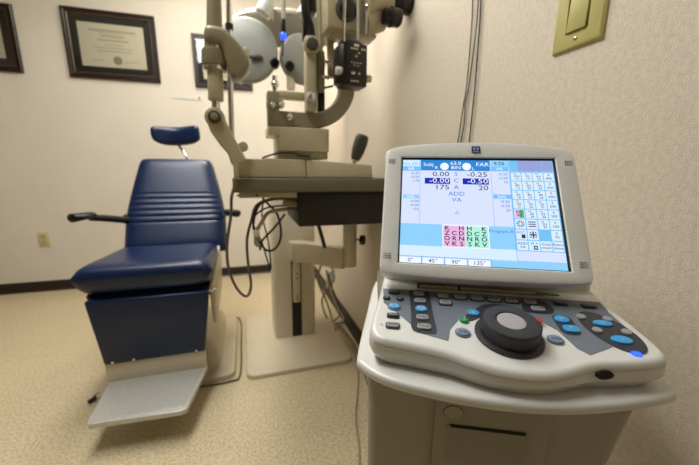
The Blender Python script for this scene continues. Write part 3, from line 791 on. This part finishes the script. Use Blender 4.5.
# ------------------------------------------------------------------ cables below the table
def cable(P, r, m, name, label, group=None, seg=8):
    b = MB(); b.tube([at(*p) for p in P], r, m, seg)
    return tag(b.build(name), label, 'cable', group)
cable([(234, 188, 1.19), (231.5, 198, 1.185), (231, 215, 1.21), (227, 245, 1.22), (229, 270, 1.24), (238, 290, 1.25), (247, 296, 1.26), (251, 285, 1.27), (248, 262, 1.28), (247, 240, 1.28), (251, 222, 1.28), (257, 205, 1.27), (275, 198.5, 1.27), (297, 200, 1.3)], .0052, M_cableo, 'power_cable', 'long grey-brown cable hanging in one deep loop from the left end of the table')
cable([(298, 202, 1.3), (280, 199, 1.28), (262, 203, 1.27), (255, 215, 1.28), (254, 230, 1.29), (262, 246, 1.30), (270, 251, 1.31), (278, 245, 1.31), (281, 232, 1.31), (277, 214, 1.30), (266, 202, 1.30), (262, 197, 1.31)], .0045, M_cable, 'looped_cable', 'black cable looping in a round coil under the table left end')
cable([(297, 206, 1.31), (278, 206, 1.29), (262, 210, 1.29), (253, 222, 1.30), (262, 243, 1.33), (268, 262, 1.35), (271, 268, 1.37), (268, 240, 1.40), (262, 215, 1.40), (264, 199, 1.4)], .0034, M_cable, 'looped_cable', 'thin black cable dropping lowest inside the tangle under the table')
cable([(285, 214, 1.36), (274, 228, 1.35), (262, 241, 1.34), (260, 250, 1.34)], .0045, M_cable, 'looped_cable', 'short black cable running diagonally through the coil under the table')
cable([(298, 208, 1.32), (280, 210, 1.27), (268, 213, 1.26), (262, 222, 1.25), (257, 231, 1.25), (256, 243, 1.25), (260, 246, 1.25)], .0072, M_cableg, 'beige_cable', 'thick beige cable with a clip, curling down under the table')
b = MB(); q = at(256.5, 233, 1.245); b.box(q-Vector((.012, .010, .012)), q+Vector((.012, .010, .012)), M_cream, .003); tag(b.build('cable_clip'), 'small cream plastic clip gripping the beige cable', 'clip')
q0, q1 = at(283, 201, 1.285), at(298, 203.5, 1.285)
b = MB(); b.cyl(q0, q1, .017, M_cableg, 18, .003)
for k in range(6): b.cyl(q0.lerp(q1, .1+.14*k), q0.lerp(q1, .16+.14*k), .0185, M_slitd, 18)
tag(b.build('cable_connector'), 'ribbed beige plug entering the dark box under the table', 'connector')
# cables behind the column going to the floor
def floorcable(P, r, m, label, group):
    b = MB(); b.tube([Vector(p) for p in P], r, m, 8); return tag(b.build('floor_cable'), label, 'cable', group)
def zf(px, py, z=.006):
    k = fw+rt*((px-CX)/F_PX)-up*((py-CY)/F_PX); q = EYE+k*((z-CAM_H)/k.z); return q
g = 'cables behind the stand column'
cable([(322, 262, 1.95), (318, 280, 1.98), (326, 300, 2.0), (332, 318, 1.95), (336, 330, 1.78)], .006, M_cableg, 'tangled_cable', 'beige cable dropping down behind the column, leftmost of the tangle', g)
cable([(330, 262, 1.95), (334, 280, 1.98), (322, 300, 1.99), (330, 322, 1.95), (345, 322, 1.85)], .005, M_cableo, 'tangled_cable', 'dark grey cable twisting behind the support arm', g)
cable([(337, 266, 1.9), (330, 285, 1.92), (336, 305, 1.95), (343, 320, 1.9), (326, 330, 1.85), (318, 324, 1.9)], .004, M_whites, 'tangled_cable', 'white cable in the tangle beside the right wall', g)
cable([(326, 270, 1.9), (333, 290, 1.92), (341, 312, 1.94), (330, 324, 1.9)], .004, M_cable, 'tangled_cable', 'thin black cable in the tangle beside the right wall', g)
b = bp(327, 272, 333, 288, 1.93, 1.96, M_whites, .004); tag(b.build('cable_plug'), 'white plug hanging in the cables behind the column', 'plug')
b = bp(330, 262, 336, 268, 1.90, 1.93, M_black, .004); tag(b.build('cable_plug'), 'small black plug above the cable tangle', 'plug')
F = [zf(322, 320), zf(334, 325), zf(346, 335, .035), zf(353, 350, .03), zf(358, 368), zf(358, 390), zf(356, 415), zf(359, 445), zf(360, 475)]
floorcable(F, .0035, M_cableg, 'beige cable snaking over the floor from the stand towards the viewer', 'floor cables')
F = [zf(324, 322), zf(338, 325), zf(350, 338, .035), zf(357, 352, .03), zf(362, 366), zf(368, 385)]
floorcable(F, .0035, M_cableo, 'grey cable on the floor heading behind the console cart', 'floor cables')
F = [Vector((-.09, 2.17, .008)), Vector((-.11, 1.9, .006)), Vector((-.075, 1.7, .006)), Vector((-.075, 1.52, .006)), Vector((-.10, 1.46, .006)), Vector((-.2, 1.47, .006))]
F = [Vector((-.30, 2.20, .006)), Vector((-.12, 2.185, .006)), Vector((-.068, 2.10, .006)), Vector((-.063, 1.8, .006)), Vector((-.066, 1.52, .006)), Vector((-.11, 1.478, .006)), Vector((-.25, 1.475, .006))]
floorcable(F, .004, M_cableo, 'dark cable running on the floor around the chair base plate', 'floor cables')

# ------------------------------------------------------------------ console cart
RZ = R(-26.2)
CO = Vector((.29, .3385, 0))
cart = thing('console_cart', CO, 'off-white plastic cart with rounded tray top carrying the screen console', 'cart', RZ, local=True)
TT = .782
tray = smoothpoly([(-.150, .17), (-.152, .05), (-.152, -.075), (-.145, -.098), (-.118, -.118), (-.075, -.130), (-.02, -.137), (.035, -.136), (.085, -.127), (.135, -.112), (.168, -.099), (.181, -.087), (.183, -.06), (.181, .05), (.182, .17), (.165, .188), (.0, .19), (-.131, .188)], 5)
b = MB(); b.prism(tray, TT-.013, TT, M_whites, rb=.006, rt=.005); b.build('tray', cart)
def bodyloop(z):
    t_ = min(1, max(0, (TT-.016-z)/.35))
    return [(x, y, z) for x, y in rrect(-.138+.004*t_, .146-.056*t_, -.098+.022*t_, .16, .014, 4)]
b = MB(); b.loft([bodyloop(z) for z in (.07, .12, .30, .42, .55, .66, .74, TT-.014)], M_cart); body = b.build('cabinet', cart)
b = MB(); b.prism(rrect(-.165, .165, -.14, .19, .03), .045, .075, M_cart, rt=.008); b.build('base_plate', cart)
for x in (-.135, .135):
    for y in (-.11, .16):
        b = MB(); b.cyl((x-.009, y, .0205), (x+.009, y, .0205), .0205, M_black, 20, .003); b.cyl((x, y, .028), (x, y, .047), .006, M_chrome, 10); b.build('caster', cart)
def fy(z, a=0): return -.098+.022*min(1, max(0, (TT-.016-z)/.35))
def fpl(x0, x1, z0, z1, m, d0=0, d1=.001, mb=None, bev=0):
    b_ = mb or MB()
    ya_, yb_ = fy(z0), fy(z1)
    b_.hexa([(x0, ya_-d1, z0), (x1, ya_-d1, z0), (x1, ya_-d0, z0), (x0, ya_-d0, z0), (x0, yb_-d1, z1), (x1, yb_-d1, z1), (x1, yb_-d0, z1), (x0, yb_-d0, z1)], m, bev)
    return b_
door = fpl(-.060, .060, .14, .757, M_cart, 0, .006, bev=.001).build('front_panel', cart)
b = fpl(-.0435, -.0425, 0, 0, M_gap) if False else MB()
LX0, LX1, LZ1 = -.047, .040, .720
b = fpl(LX0-.0016, LX1+.0016, .36, LZ1+.0016, M_gap, .0035, .0066); b.build('recess_gap', door)
b = fpl(LX0, LX1, .37, LZ1, M_cartd, .004, .0080, bev=.0008); b.build('printer_door', door)
b = fpl(LX0+.004, LX1-.004, LZ1-.0015, LZ1+.0012, M_gap, .0045, .0090); b.build('paper_slot', door)
b = MB(); zc_ = .740; yy = fy(zc_)-.0062
b.prism(ell(-.0405, zc_-.003, .0110, .0086), .0, .0008, M_gap, Matrix(((1, 0, 0, 0), (0, 0, -1, yy), (0, 1, 0, 0), (0, 0, 0, 1))))
b.prism(ell(-.0405, zc_-.003, .0105, .0081), .0, .0014, M_cart, Matrix(((1, 0, 0, 0), (0, 0, -1, yy), (0, 1, 0, 0), (0, 0, 0, 1)))); b.build('release_button', door)

# ------------------------------------------------------------------ refraction console
con = thing('refraction_console', CO+Vector((0, 0, TT)), 'white refraction controller with tilted lit touch screen and big black dial', 'console', RZ, local=True)
OFF[con] = Vector((0, 0, TT))
SL = .2; Z0 = .835; JZ = TT+.021
SA = math.atan(SL)
# deck frame: (a, b) with b the level distance; X_D maps (a, s, h) -> console frame
XD = Matrix.Translation((0, 0, Z0)) @ Matrix.Rotation(SA, 4, 'X')
cs = 1/math.cos(SA)
def dk(a, b_): return (a, b_*cs)
rim = smoothpoly([(-.126, .050), (-.130, .0), (-.137, -.070), (-.136, -.086), (-.126, -.098), (-.09, -.1045), (-.055, -.1115), (-.028, -.122), (.0, -.129), (.035, -.129), (.062, -.121), (.09, -.109), (.13, -.102), (.158, -.094), (.168, -.082), (.166, -.05), (.158, .0), (.155, .050), (.145, .060), (-.116, .060)], 5)
lowb = [(x*.93+.001, y*.97+.004) for x, y in rim]
def lift(P, h):  # point on the deck plane at (a,b) with offset h normal (approx vertical)
    return [(x, y, Z0+SL*y+h) for x, y in P]
def ins(P, d):
    cxm, cym = .015, -.03
    return [(cxm+(x-cxm)*(1-d/.15), cym+(y-cym)*(1-d/.10)) for x, y in P]
b = MB()
L = [[(x, y, TT+.0005) for x, y in lowb], [(x*.985, y*.99+.001, TT+.010) for x, y in rim],
     [(x, y, max(TT+.013, Z0+SL*y-.020)) for x, y in rim], lift(rim, -.0085), lift(ins(rim, .0010), -.0078), lift(rim, -.0070), lift(rim, -.006), lift(ins(rim, .0012), -.0025), lift(ins(rim, .004), -.0004), lift(ins(rim, .007), 0)]
b.loft(L, M_whites); deck = b.build('control_deck', con)
b = MB(); b.cyl((0, .004, 0), (0, -.0012, 0), 1, M_gap, 28); b.bm.transform(Matrix.Translation((.098, -.1085, JZ)) @ Matrix.Rotation(R(8), 4, 'Z') @ Matrix.Diagonal((.0088, 1, .0048, 1))); b.build('jack_socket', deck)
# overlay graphics on the deck (each raised a hair)
def deckpoly(P, h0, h1, m, mb=None, rt=0):
    mb = mb or MB(); mb.prism([dk(*p) for p in P], h0, h1, m, XD, rt=rt); return mb
ov = MB()
left = [(-.127, .004), (-.093, .0035), (-.088, -.076), (-.094, -.066), (-.105, -.045), (-.120, -.028), (-.127, -.012)]
deckpoly([(-.1265, .003), (.150, .004), (.150, -.012), (.148, -.022), (.02, -.024), (-.015, -.038), (-.032, -.052), (-.046, -.074), (-.050, -.093), (-.0795, -.084), (-.090, -.070), (-.106, -.050), (-.124, -.030)], 0, .0005, M_pgray, ov)
deckpoly([(.02, -.020), (.149, -.020), (.152, -.045), (.12, -.080), (.090, -.096), (.082, -.088), (.074, -.06), (.056, -.040), (.03, -.026)], 0, .0006, M_pgray, ov)
# charcoal islands
deckpoly(smoothpoly([(-.089, .001), (-.066, .001), (-.0635, -.02), (-.0625, -.05), (-.061, -.078), (-.066, -.084), (-.088, -.080), (-.089, -.05), (-.090, -.02)], 4), .0003, .0011, M_pdark, ov)
deckpoly(smoothpoly([(-.013, -.036), (.0, -.022), (.02, -.017), (.045, -.024), (.056, -.04), (.058, -.06), (.04, -.045), (.0, -.045), (-.02, -.055), (-.024, -.046)], 4), .0003, .0011, M_pdark, ov)
deckpoly(smoothpoly([(.05, -.0165), (.05, -.029), (.078, -.030), (.086, -.018), (.078, -.003), (.062, -.001)], 4), .0003, .0011, M_pdark, ov)
deckpoly([(x, y) for x, y in ell(.1305, -.0545, .0225, .036, 40, R(22))], .0004, .0012, M_pdark, ov)
deckpoly(rrect(.077, .098, -.067, -.031, .008), .0004, .0011, M_pdark, ov)
ov.build('deck_overlay', deck)
def key(a, b_, wx_, wy_, m, txt=None, shape='r', h=.0032, bezel=True, ink=M_ink, name='key', ts=None, lab=None):
    mb = MB()
    if shape == 'r':
        if bezel: deckpoly(rrect(a-wx_/2-.0014, a+wx_/2+.0014, b_-wy_/2-.0014, b_+wy_/2+.0014, wy_*.42), .0003, .0015, M_pdark, mb)
        deckpoly(rrect(a-wx_/2, a+wx_/2, b_-wy_/2, b_+wy_/2, wy_*.38), .0006, h, m, mb, rt=.0010)
    else:
        if bezel: deckpoly(ell(a, b_, wx_/2+.0012, wy_/2+.0012, 28), .0003, .0015, M_pgray, mb)
        deckpoly(ell(a, b_, wx_/2, wy_/2, 28), .0006, h, m, mb, rt=.0012)
    if txt:
        mb.text(txt, ts or wy_*.72, ink, XD @ Matrix.Translation((a, b_*cs, h+.0002)))
    o = mb.build(name, deck)
    if lab: o['label'] = lab
    return o
W_, H_ = .0148, .0095
key(-.111, -.006, .0125, .007, M_pdark, 'Help', ink=M_inkw)
key(-.1205, -.0215, .010, .007, M_pdark, 'o', 'e', ink=M_inkw, bezel=False); key(-.103, -.0215, .010, .007, M_pdark, 'o', 'e', ink=M_inkw, bezel=False)
key(-.110, -.039, .015, .0115, M_bcyan, 'R-L', 'e', ink=M_inkw, lab='round light blue key')
key(-.111, -.057, .0125, .007, M_pdark, 'Print', ink=M_inkw)
key(-.111, -.0755, .0140, .0085, M_bgray, 'Shift')
key(-.078, -.006, W_, H_, M_bgray); key(-.077, -.0225, W_, H_, M_bgray, 'LM')
key(-.0765, -.040, .0150, .0125, M_bcyan, 'AR', 'e', ink=M_inkw, bezel=False, lab='round light blue key'); key(-.076, -.057, W_, H_, M_bgray, 'Subj'); key(-.075, -.0742, .016, H_, M_bgray, 'Final')
for a_, s_ in ((-.0465, 'S'), (-.0245, 'C'), (-.003, 'A'), (.0185, 'ADD'), (.040, 'VA'), (.062, 'PRISM')):
    key(a_, -.0075, W_+.001, H_, M_bgray, s_, ts=.0055 if len(s_) < 4 else .0038)
key(-.045, -.0225, W_, H_, M_bgray, 'PD'); key(.0665, -.0225, .016, .0095, M_bgray, '1 | 0')
key(.099, -.0065, .014, .0065, M_pdark, 'Menu', ink=M_inkw); key(.131, -.0085, .015, .0065, M_pdark)
key(-.014, -.0405, .0145, .012, M_bcyan, 'o', 'e', ink=M_inkw, bezel=False, lab='round light blue key beside the dial')
key(-.0275, -.056, .0105, .0095, M_bgreen, 'I', 'e', ink=M_inkw, bezel=False, lab='small green key')
key(-.0325, -.078, .0145, .013, M_bsteel, 'oo', 'e'); key(.0645, -.0775, .0145, .013, M_bsteel, 'oo', 'e')
key(.0862, -.0405, .0165, .0135, M_bcyan, '>', 'e', ink=M_inkw, bezel=False, lab='light blue key'); key(.089, -.0575, .0165, .012, M_bcyan, '*', ink=M_inkw, bezel=False, lab='light blue key')
for a_, b_ in ((.111, -.0325), (.139, -.0335), (.1165, -.0560), (.1465, -.0555)): key(a_, b_, .010, .0095, M_bgray, None, 'e', bezel=False)
key(.129, -.0430, .021, .0105, M_bcyan, '+', 'e', ink=M_inkw, bezel=False, lab='wide light blue key'); key(.1335, -.0700, .021, .0125, M_bcyan, '-', 'e', ink=M_inkw, bezel=False, lab='wide light blue key')
mb = deckpoly(rrect(.132, .141, -.092, -.086, .002), .0003, .0014, M_led); mb.build('indicator_light', deck)
mb = deckpoly(ell(.0565, -.050, .004, .004), .0003, .006, M_red); mb.build('red_key', deck)
mb = deckpoly(ell(-.124, -.074, .0018, .0018, 14), .0001, .0008, M_papink); mb.build('pilot_dot', deck)
# dial
b = MB(); kc = dk(.0165, -.0765)
def kring(r_, h): return [(kc[0]+r_*math.cos(2*PI*k/64), kc[1]+r_*math.sin(2*PI*k/64), h) for k in range(64)]
b.loft([kring(r_, h) for r_, h in ((.0355, .0003), (.0355, .0022), (.0335, .0042), (.030, .0046))], M_knob, XD); fl = b.build('dial_flange', deck)
b = MB()
def kr(r_, h, g=0): return [(kc[0]+(r_+(g if k % 2 else 0))*math.cos(2*PI*k/128), kc[1]+(r_+(g if k % 2 else 0))*math.sin(2*PI*k/128), h) for k in range(128)]
b.loft([kr(.0305, .004, -.0008), kr(.0300, .017, -.0008), kr(.0300, .0185), kr(.0285, .0205), kr(.0255, .0212), kr(.0165, .0208), kr(.0155, .0196)], M_knob, XD)
dial = b.build('dial', deck)
b = MB(); b.loft([[(kc[0]+r_*math.cos(2*PI*k/40), kc[1]+r_*math.sin(2*PI*k/40), h) for k in range(40)] for r_, h in ((.0145, .0190), (.0145, .0205), (.012, .0212), (.005, .0206))], M_cap, XD); b.build('dial_cap', deck)
# hinge cover behind the deck
b = MB(); b.prism(rrect(-.1255, .1525, .028, .062, .008), TT+.02, Z0+.018, M_whites, rt=.004); b.build('hinge_cover', con)

# monitor head: frame (u right, t up the screen, n towards the viewer)
PHI = R(31.5)
XM = Matrix.Translation((0, 0, .8774)) @ Matrix(((1, 0, 0, 0), (0, math.sin(PHI), -math.cos(PHI), 0), (0, math.cos(PHI), math.sin(PHI), 0), (0, 0, 0, 1)))
bez = smoothpoly([(-.132, .150), (-.1325, .168), (-.128, .1765), (-.105, .1835), (-.05, .1885), (0, .190), (.05, .1885), (.105, .1825), (.127, .176), (.1335, .166), (.134, .145), (.1335, .075), (.1325, .0), (.131, -.013), (.122, -.0185), (.07, -.0215), (0, -.0225), (-.07, -.0215), (-.122, -.0185), (-.1305, -.013), (-.132, .0), (-.132, .075)], 4)
nb = len(bez)
def near_rect(p, hw=.1080, v0=-.0028, v1=.1632):
    # project an outline point on the screen opening, radially
    cx_, cy_ = 0, .08; dx, dy = p[0]-cx_, p[1]-cy_
    s_ = min(hw/abs(dx) if dx else 9, ((v1-v0)/2)/abs(dy) if dy else 9)
    return (cx_+dx*s_, cy_+dy*s_)
inner = [near_rect(p) for p in bez]
# snap the closest points to the four corners
for cxy in ((-.1080, -.0028), (.1080, -.0028), (.1080, .1632), (-.1080, .1632)):
    i = min(range(nb), key=lambda k: (inner[k][0]-cxy[0])**2+(inner[k][1]-cxy[1])**2); inner[i] = cxy
def sc(P, d): return [(x*(1-d/.13), .08+(y-.08)*(1-d/.10)) for x, y in P]
def at3(P, h): return [(x, y, h) for x, y in P]
b = MB()
b.loft([at3(sc(bez, .02), -.034), at3(sc(bez, .006), -.030), at3(bez, -.020), at3(bez, .0015), at3(sc(bez, .0015), .0050), at3(sc(bez, .0045), .0062), at3([(p[0]*1.012, .08+(p[1]-.08)*1.014) for p in inner], .0048), at3(inner, .0030), at3(inner, -.003)], M_white, XM)
mon = b.build('monitor_housing', con, 30)
b = MB()
for cx_, cy_ in ((-.1225, .1545), (.1235, .1535), (-.1225, .0055), (.1220, .0060)):
    for i in range(4):
        for j in range(3):
            b.prism(ell(cx_+(i-1.5)*.0026, cy_+(j-1)*.0030, .00068, .00068, 8), .0058, .0066, M_gap, XM)
b.build('vent_dot', mon)
b = MB(); b.prism(rrect(-.0060, .0062, .1705, .1810, .0012), .0055, .0066, M_logo, XM)
b.prism(ell(0, .1765, .0042, .0022, 20), .0066, .0068, M_inkw, XM); b.prism(ell(0, .1765, .0018, .0018, 16), .0068, .0070, M_logo, XM)
b.prism(rrect(-.0042, .0042, .1716, .1726, .0004), .0066, .0068, M_inkw, XM)
b.build('brand_badge', mon)
b = MB(); b.cyl((-.10, .040, Z0+.014), (.10, .040, Z0+.014), .012, M_white, 20, .003); b.build('hinge_barrel', con)
b = MB(); b.box((-.06, .036, Z0+.004), (.06, .058, Z0+.060), M_white, .004); b.build('monitor_neck', con)

# ---- touch screen: everything lit lives in one mesh
def emis(name, col, s=1.0):
    c = tuple(((x/12.92) if x <= 0.04045 else ((x+0.055)/1.055)**2.4) for x in col)+(1,)
    m = bpy.data.materials.new(name); m.use_nodes = True; b_ = m.node_tree.nodes['Principled BSDF']
    b_.inputs['Base Color'].default_value = (.01, .01, .012, 1); b_.inputs['Roughness'].default_value = .3
    b_.inputs['Specular IOR Level'].default_value = .3
    b_.inputs['Emission Color'].default_value = c; b_.inputs['Emission Strength'].default_value = s
    return m
E_bg = emis('screen_lilac', (.83, .87, .985)); E_pale = emis('screen_pale', (.83, .91, .99)); E_sky = emis('screen_sky', (.55, .80, .97))
E_head = emis('screen_header', (.16, .52, .82)); E_heads = emis('screen_header_soft', (.45, .74, .94)); E_navy = emis('screen_navy', (.05, .15, .68))
E_txt = emis('screen_text', (.16, .20, .34)); E_blu = emis('screen_blue_text', (.30, .48, .80)); E_wht = emis('screen_white', (.93, .95, 1.0))
E_pink = emis('screen_pink', (.90, .70, .88)); E_grn = emis('screen_green', (.68, .93, .86)); E_blk = emis('screen_black', (.03, .03, .05)); E_line = emis('screen_line', (.45, .70, .93)); E_mauve = emis('screen_mauve', (.58, .62, .84))
E_gl = emis('screen_lime', (.35, .70, .50))
SW, SH, SX0, SY1 = .2116, .1620, -.1058, .1608
S = MB()
def su(u): return SX0+u*SW
def sv(v): return SY1-v*SH
LV = [0.0]
def rc(u0, v0, u1, v1, m, l=1):
    S.box((su(u0), sv(v1), -.001), (su(u1), sv(v0), .0000+.00012*l), m, X=XM)
def tx(s_, u, v, h, m=E_txt, al='CENTER', l=5, sx=1.15, bold=.00003):
    S.text(s_, h*SH*1.35, m, XM @ Matrix.Translation((su(u), sv(v), .00013*l)) @ Matrix.Diagonal((sx, 1, 1, 1)), al, off=bold)
rc(0, 0, 1, 1, E_bg, 0)
rc(0, 0, .125, .118, E_heads, 1); rc(.003, .003, .122, .07, E_pale, 2); tx('No.001', .062, .045, .035, E_heads, l=4)
tx('AR', .06, .097, .03, E_wht)
rc(.127, 0, .595, .112, E_head, 1)
rc(.60, 0, .72, .07, E_sky, 1); rc(.60, .068, .715, .112, E_heads, 2); tx('9:25', .655, .035, .035, E_txt); tx('AR', .655, .09, .028, E_wht)
rc(.72, 0, .925, .112, E_mauve, 1); rc(.925, 0, 1, .112, E_heads, 1); rc(.93, .008, .995, .104, E_mauve, 2); rc(.72, 0, .775, .112, E_heads, 2)
for u in (.29, .44): S.prism(ell(su(u), sv(.068), .0062, .0062, 28), -.0005, .0005, E_wht, XM)
tx('Subj', .180, .052, .036, E_wht); tx('R', .235, .085, .03, E_wht); tx('63.0', .367, .037, .036, E_wht); tx('BIN', .367, .083, .036, E_wht); tx('L', .482, .09, .03, E_wht); tx('FAR', .545, .048, .042, E_wht)
rc(.122, .118, .1245, .64, E_line, 1); rc(.598, .112, .6005, .68, E_line, 1); rc(.716, .112, .719, .94, E_line, 2)
rc(.01, .365, .12, .402, E_sky, 2); tx('Subj', .06, .384, .026, E_wht)
rc(.603, .345, .716, .385, E_heads, 2); tx('Subj', .655, .366, .026, E_wht)
for v, s_ in ((.145, '-0.25'), (.185, '-0.50'), (.225, '170'), (.430, '-0.00'), (.470, '-0.00'), (.510, '175')): tx(s_, .118, v, .026, E_blu, 'RIGHT')
for v, s_ in ((.145, '-0.25'), (.185, '-0.50'), (.225, '15'), (.415, '-0.25'), (.455, '-0.50'), (.495, '20')): tx(s_, .705, v, .026, E_blu, 'RIGHT')
rc(.155, .190, .326, .250, E_navy, 2); rc(.410, .190, .580, .250, E_navy, 2)
for s_, u, v, m_ in (('0.00', .322, .152, E_txt), ('-0.00', .322, .220, E_wht), ('175', .322, .287, E_txt), ('-0.25', .576, .152, E_txt), ('-0.50', .576, .220, E_wht), ('20', .576, .287, E_txt)):
    tx(s_, u, v, .050, m_, 'RIGHT', sx=1.3)
for s_, v in (('S', .150), ('C', .218), ('A', .284), ('ADD', .350), ('VA', .408)): tx(s_, .367, v, .042, E_blu, sx=1.15)
def tri(u, v, h):
    a, c = su(u), sv(v)
    for p, q in (((-.0026, -.0022), (.0026, -.0022)), ((-.0026, -.0022), (0, .0026)), ((.0026, -.0022), (0, .0026))):
        S.cyl(XM @ Vector((a+p[0], c+p[1], .0003)), XM @ Vector((a+q[0], c+q[1], .0003)), .00028, E_blu, 5)
tri(.367, .528, 0)
rc(0, .645, .716, .845, E_sky, 1)
rc(.270, .643, .562, .850, E_wht, 2); rc(.276, .655, .414, .842, E_pink, 3); rc(.416, .655, .556, .842, E_grn, 3)
for cols, u0 in ((('KZOV', ' CRK', 'HDNS'), .300), (('HDNS', ' CRK', 'KZOV'), .440)):
    for i, cc in enumerate(cols):
        for j, ch in enumerate(cc):
            if ch != ' ': tx(ch, u0+i*.045, .677+j*.047, .040, E_blk, l=6, bold=.00012)
tx('Program A', .636, .690, .029, E_blu)
rc(0, .845, .716, .945, E_pale, 1)
rc(0, .938, .565, .945, E_line, 2)
for i, s_ in enumerate(('0°', '45°', '90°', '135°')):
    rc(.004+.141*i, .950, .137+.141*i, .999, E_wht, 2); tx(s_, .07+.141*i, .976, .034)
    rc(.137+.141*i, .945, .145+.141*i, 1, E_line, 3)
rc(.565, .935, 1, 1, E_sky, 1)
gu = [.722, .791, .861, .930, .997]; gv = [.120, .209, .299, .388, .478, .568, .662, .757, .850]
rc(.718, .114, 1, .853, E_heads, 1)
for r_ in range(8):
    for c_ in range(4):
        if (r_ == 6 and c_ == 2): continue
        u0, u1, v0, v1 = gu[c_]+.003, gu[c_+1]-.003, gv[r_]+.004, gv[r_+1]-.004
        rc(u0, v0, u1, v1, E_pale, 2)
        uc, vc = (u0+u1)/2, (v0+v1)/2
        if r_ == 4 and c_ == 0:
            rc(u0+.004, v0+.004, uc, v1-.004, E_pink, 3); rc(uc, v0+.004, u1-.004, v1-.004, E_gl, 3); tx('KD\nRS', uc, vc, .024, E_blk)
        elif r_ == 5 and c_ == 0:
            for k in range(10):
                t_ = 2*PI*k/10; a, c = su(uc), sv(vc)
                S.cyl(XM @ Vector((a+.0022*math.cos(t_), c+.0022*math.sin(t_), .0004)), XM @ Vector((a+.0055*math.cos(t_), c+.0055*math.sin(t_), .0004)), .0005, E_blk, 5)
        elif r_ == 5 and c_ == 1:
            for k in (-1, 0, 1): rc(uc-.022, vc+k*.02-.004, uc+.022, vc+k*.02+.004, E_txt, 4)
        elif r_ == 6 and c_ == 1:
            rc(uc-.022, vc-.006, uc+.022, vc+.006, E_txt, 4); rc(uc-.004, vc-.03, uc+.004, vc+.03, E_txt, 4)
            for a_, c_2 in ((-.015, -.02), (.015, -.02), (-.015, .02), (.015, .02)): rc(uc+a_-.004, vc+c_2-.005, uc+a_+.004, vc+c_2+.005, E_txt, 4)
        elif r_ == 6 and c_ == 0:
            tx('XCC', uc-.005, vc-.018, .020); rc(uc, vc, uc+.022, vc+.032, E_txt, 4)
        elif r_ == 7:
            if c_ == 1:
                tx('O +', uc, vc-.018, .022); rc(uc-.005, vc, uc+.018, vc+.034, E_txt, 4); rc(uc+.001, vc+.010, uc+.012, vc+.024, E_pale, 6)
            else: tx(('ADD\nVA', '', 'Com\nment', 'Retro\nilume')[c_], uc, vc, .022)
        elif c_ == 3:
            tx('E', uc, vc-.018, .020); tx(('800', '600', '400', '300', '200', '100', '70', '')[r_], uc, vc+.016, .022)
        else:
            tx('H', uc-.006, vc-.024, .018)
            a_ = (('100', '80', '60', '50', '', '', ''), ('70', '60', '40', '30', '30', '', ''), ('63', '50', '40', '25', '25', '20', ''))[c_][r_] if r_ < 7 else ''
            tx(a_, uc+.004, vc, .022); tx(str(12+3*r_+c_*5), uc+.006, vc+.026, .020)
scr = S.build('touch_screen', mon, 20)
scr['label'] = 'lit blue and white touch screen'
b = MB()
bo = [(-.1080, -.0028), (.1080, -.0028), (.1080, .1632), (-.1080, .1632)]
b.loft([at3(bo, .0030), at3([(SX0-.0001, SY1-SH), (SX0+SW, SY1-SH), (SX0+SW, SY1), (SX0, SY1)], .0004), at3([(SX0-.0001, SY1-SH), (SX0+SW, SY1-SH), (SX0+SW, SY1), (SX0, SY1)], -.002)], M_gap, XM, caps=False)
b.build('screen_gasket', mon)

# ---- stylus lying behind the keys
sty = thing('stylus_pen', CO+Vector((0, 0, Z0)), 'slim metallic stylus pen lying in the groove under the screen', 'stylus', RZ, local=True)
OFF[sty] = Vector((0, 0, Z0))
pz = Z0+SL*.011+.0032; pb = .011
b = MB(); b.cyl((-.078, pb, pz), (-.024, pb, pz), .0030, M_gold, 16, .0004); b.cyl((-.0225, pb, pz), (.075, pb, pz-.0002), .0028, M_gold, 16, .0004); b.build('barrel', sty)
b = MB(); b.cyl((-.0245, pb, pz), (-.022, pb, pz), .0033, M_black, 16); b.cyl((-.0795, pb, pz), (-.077, pb, pz), .0033, M_black, 16); b.build('ring', sty)
b = MB(); b.box((-.0775, pb-.001, pz+.0028), (-.04, pb+.001, pz+.0040), M_black, .0004); b.build('pocket_clip', sty)
b = MB(); b.cone((.075, pb, pz-.0002), (.104, pb-.002, pz-.0006), .0028, .0009, M_slitd, 14); b.build('tip', sty)
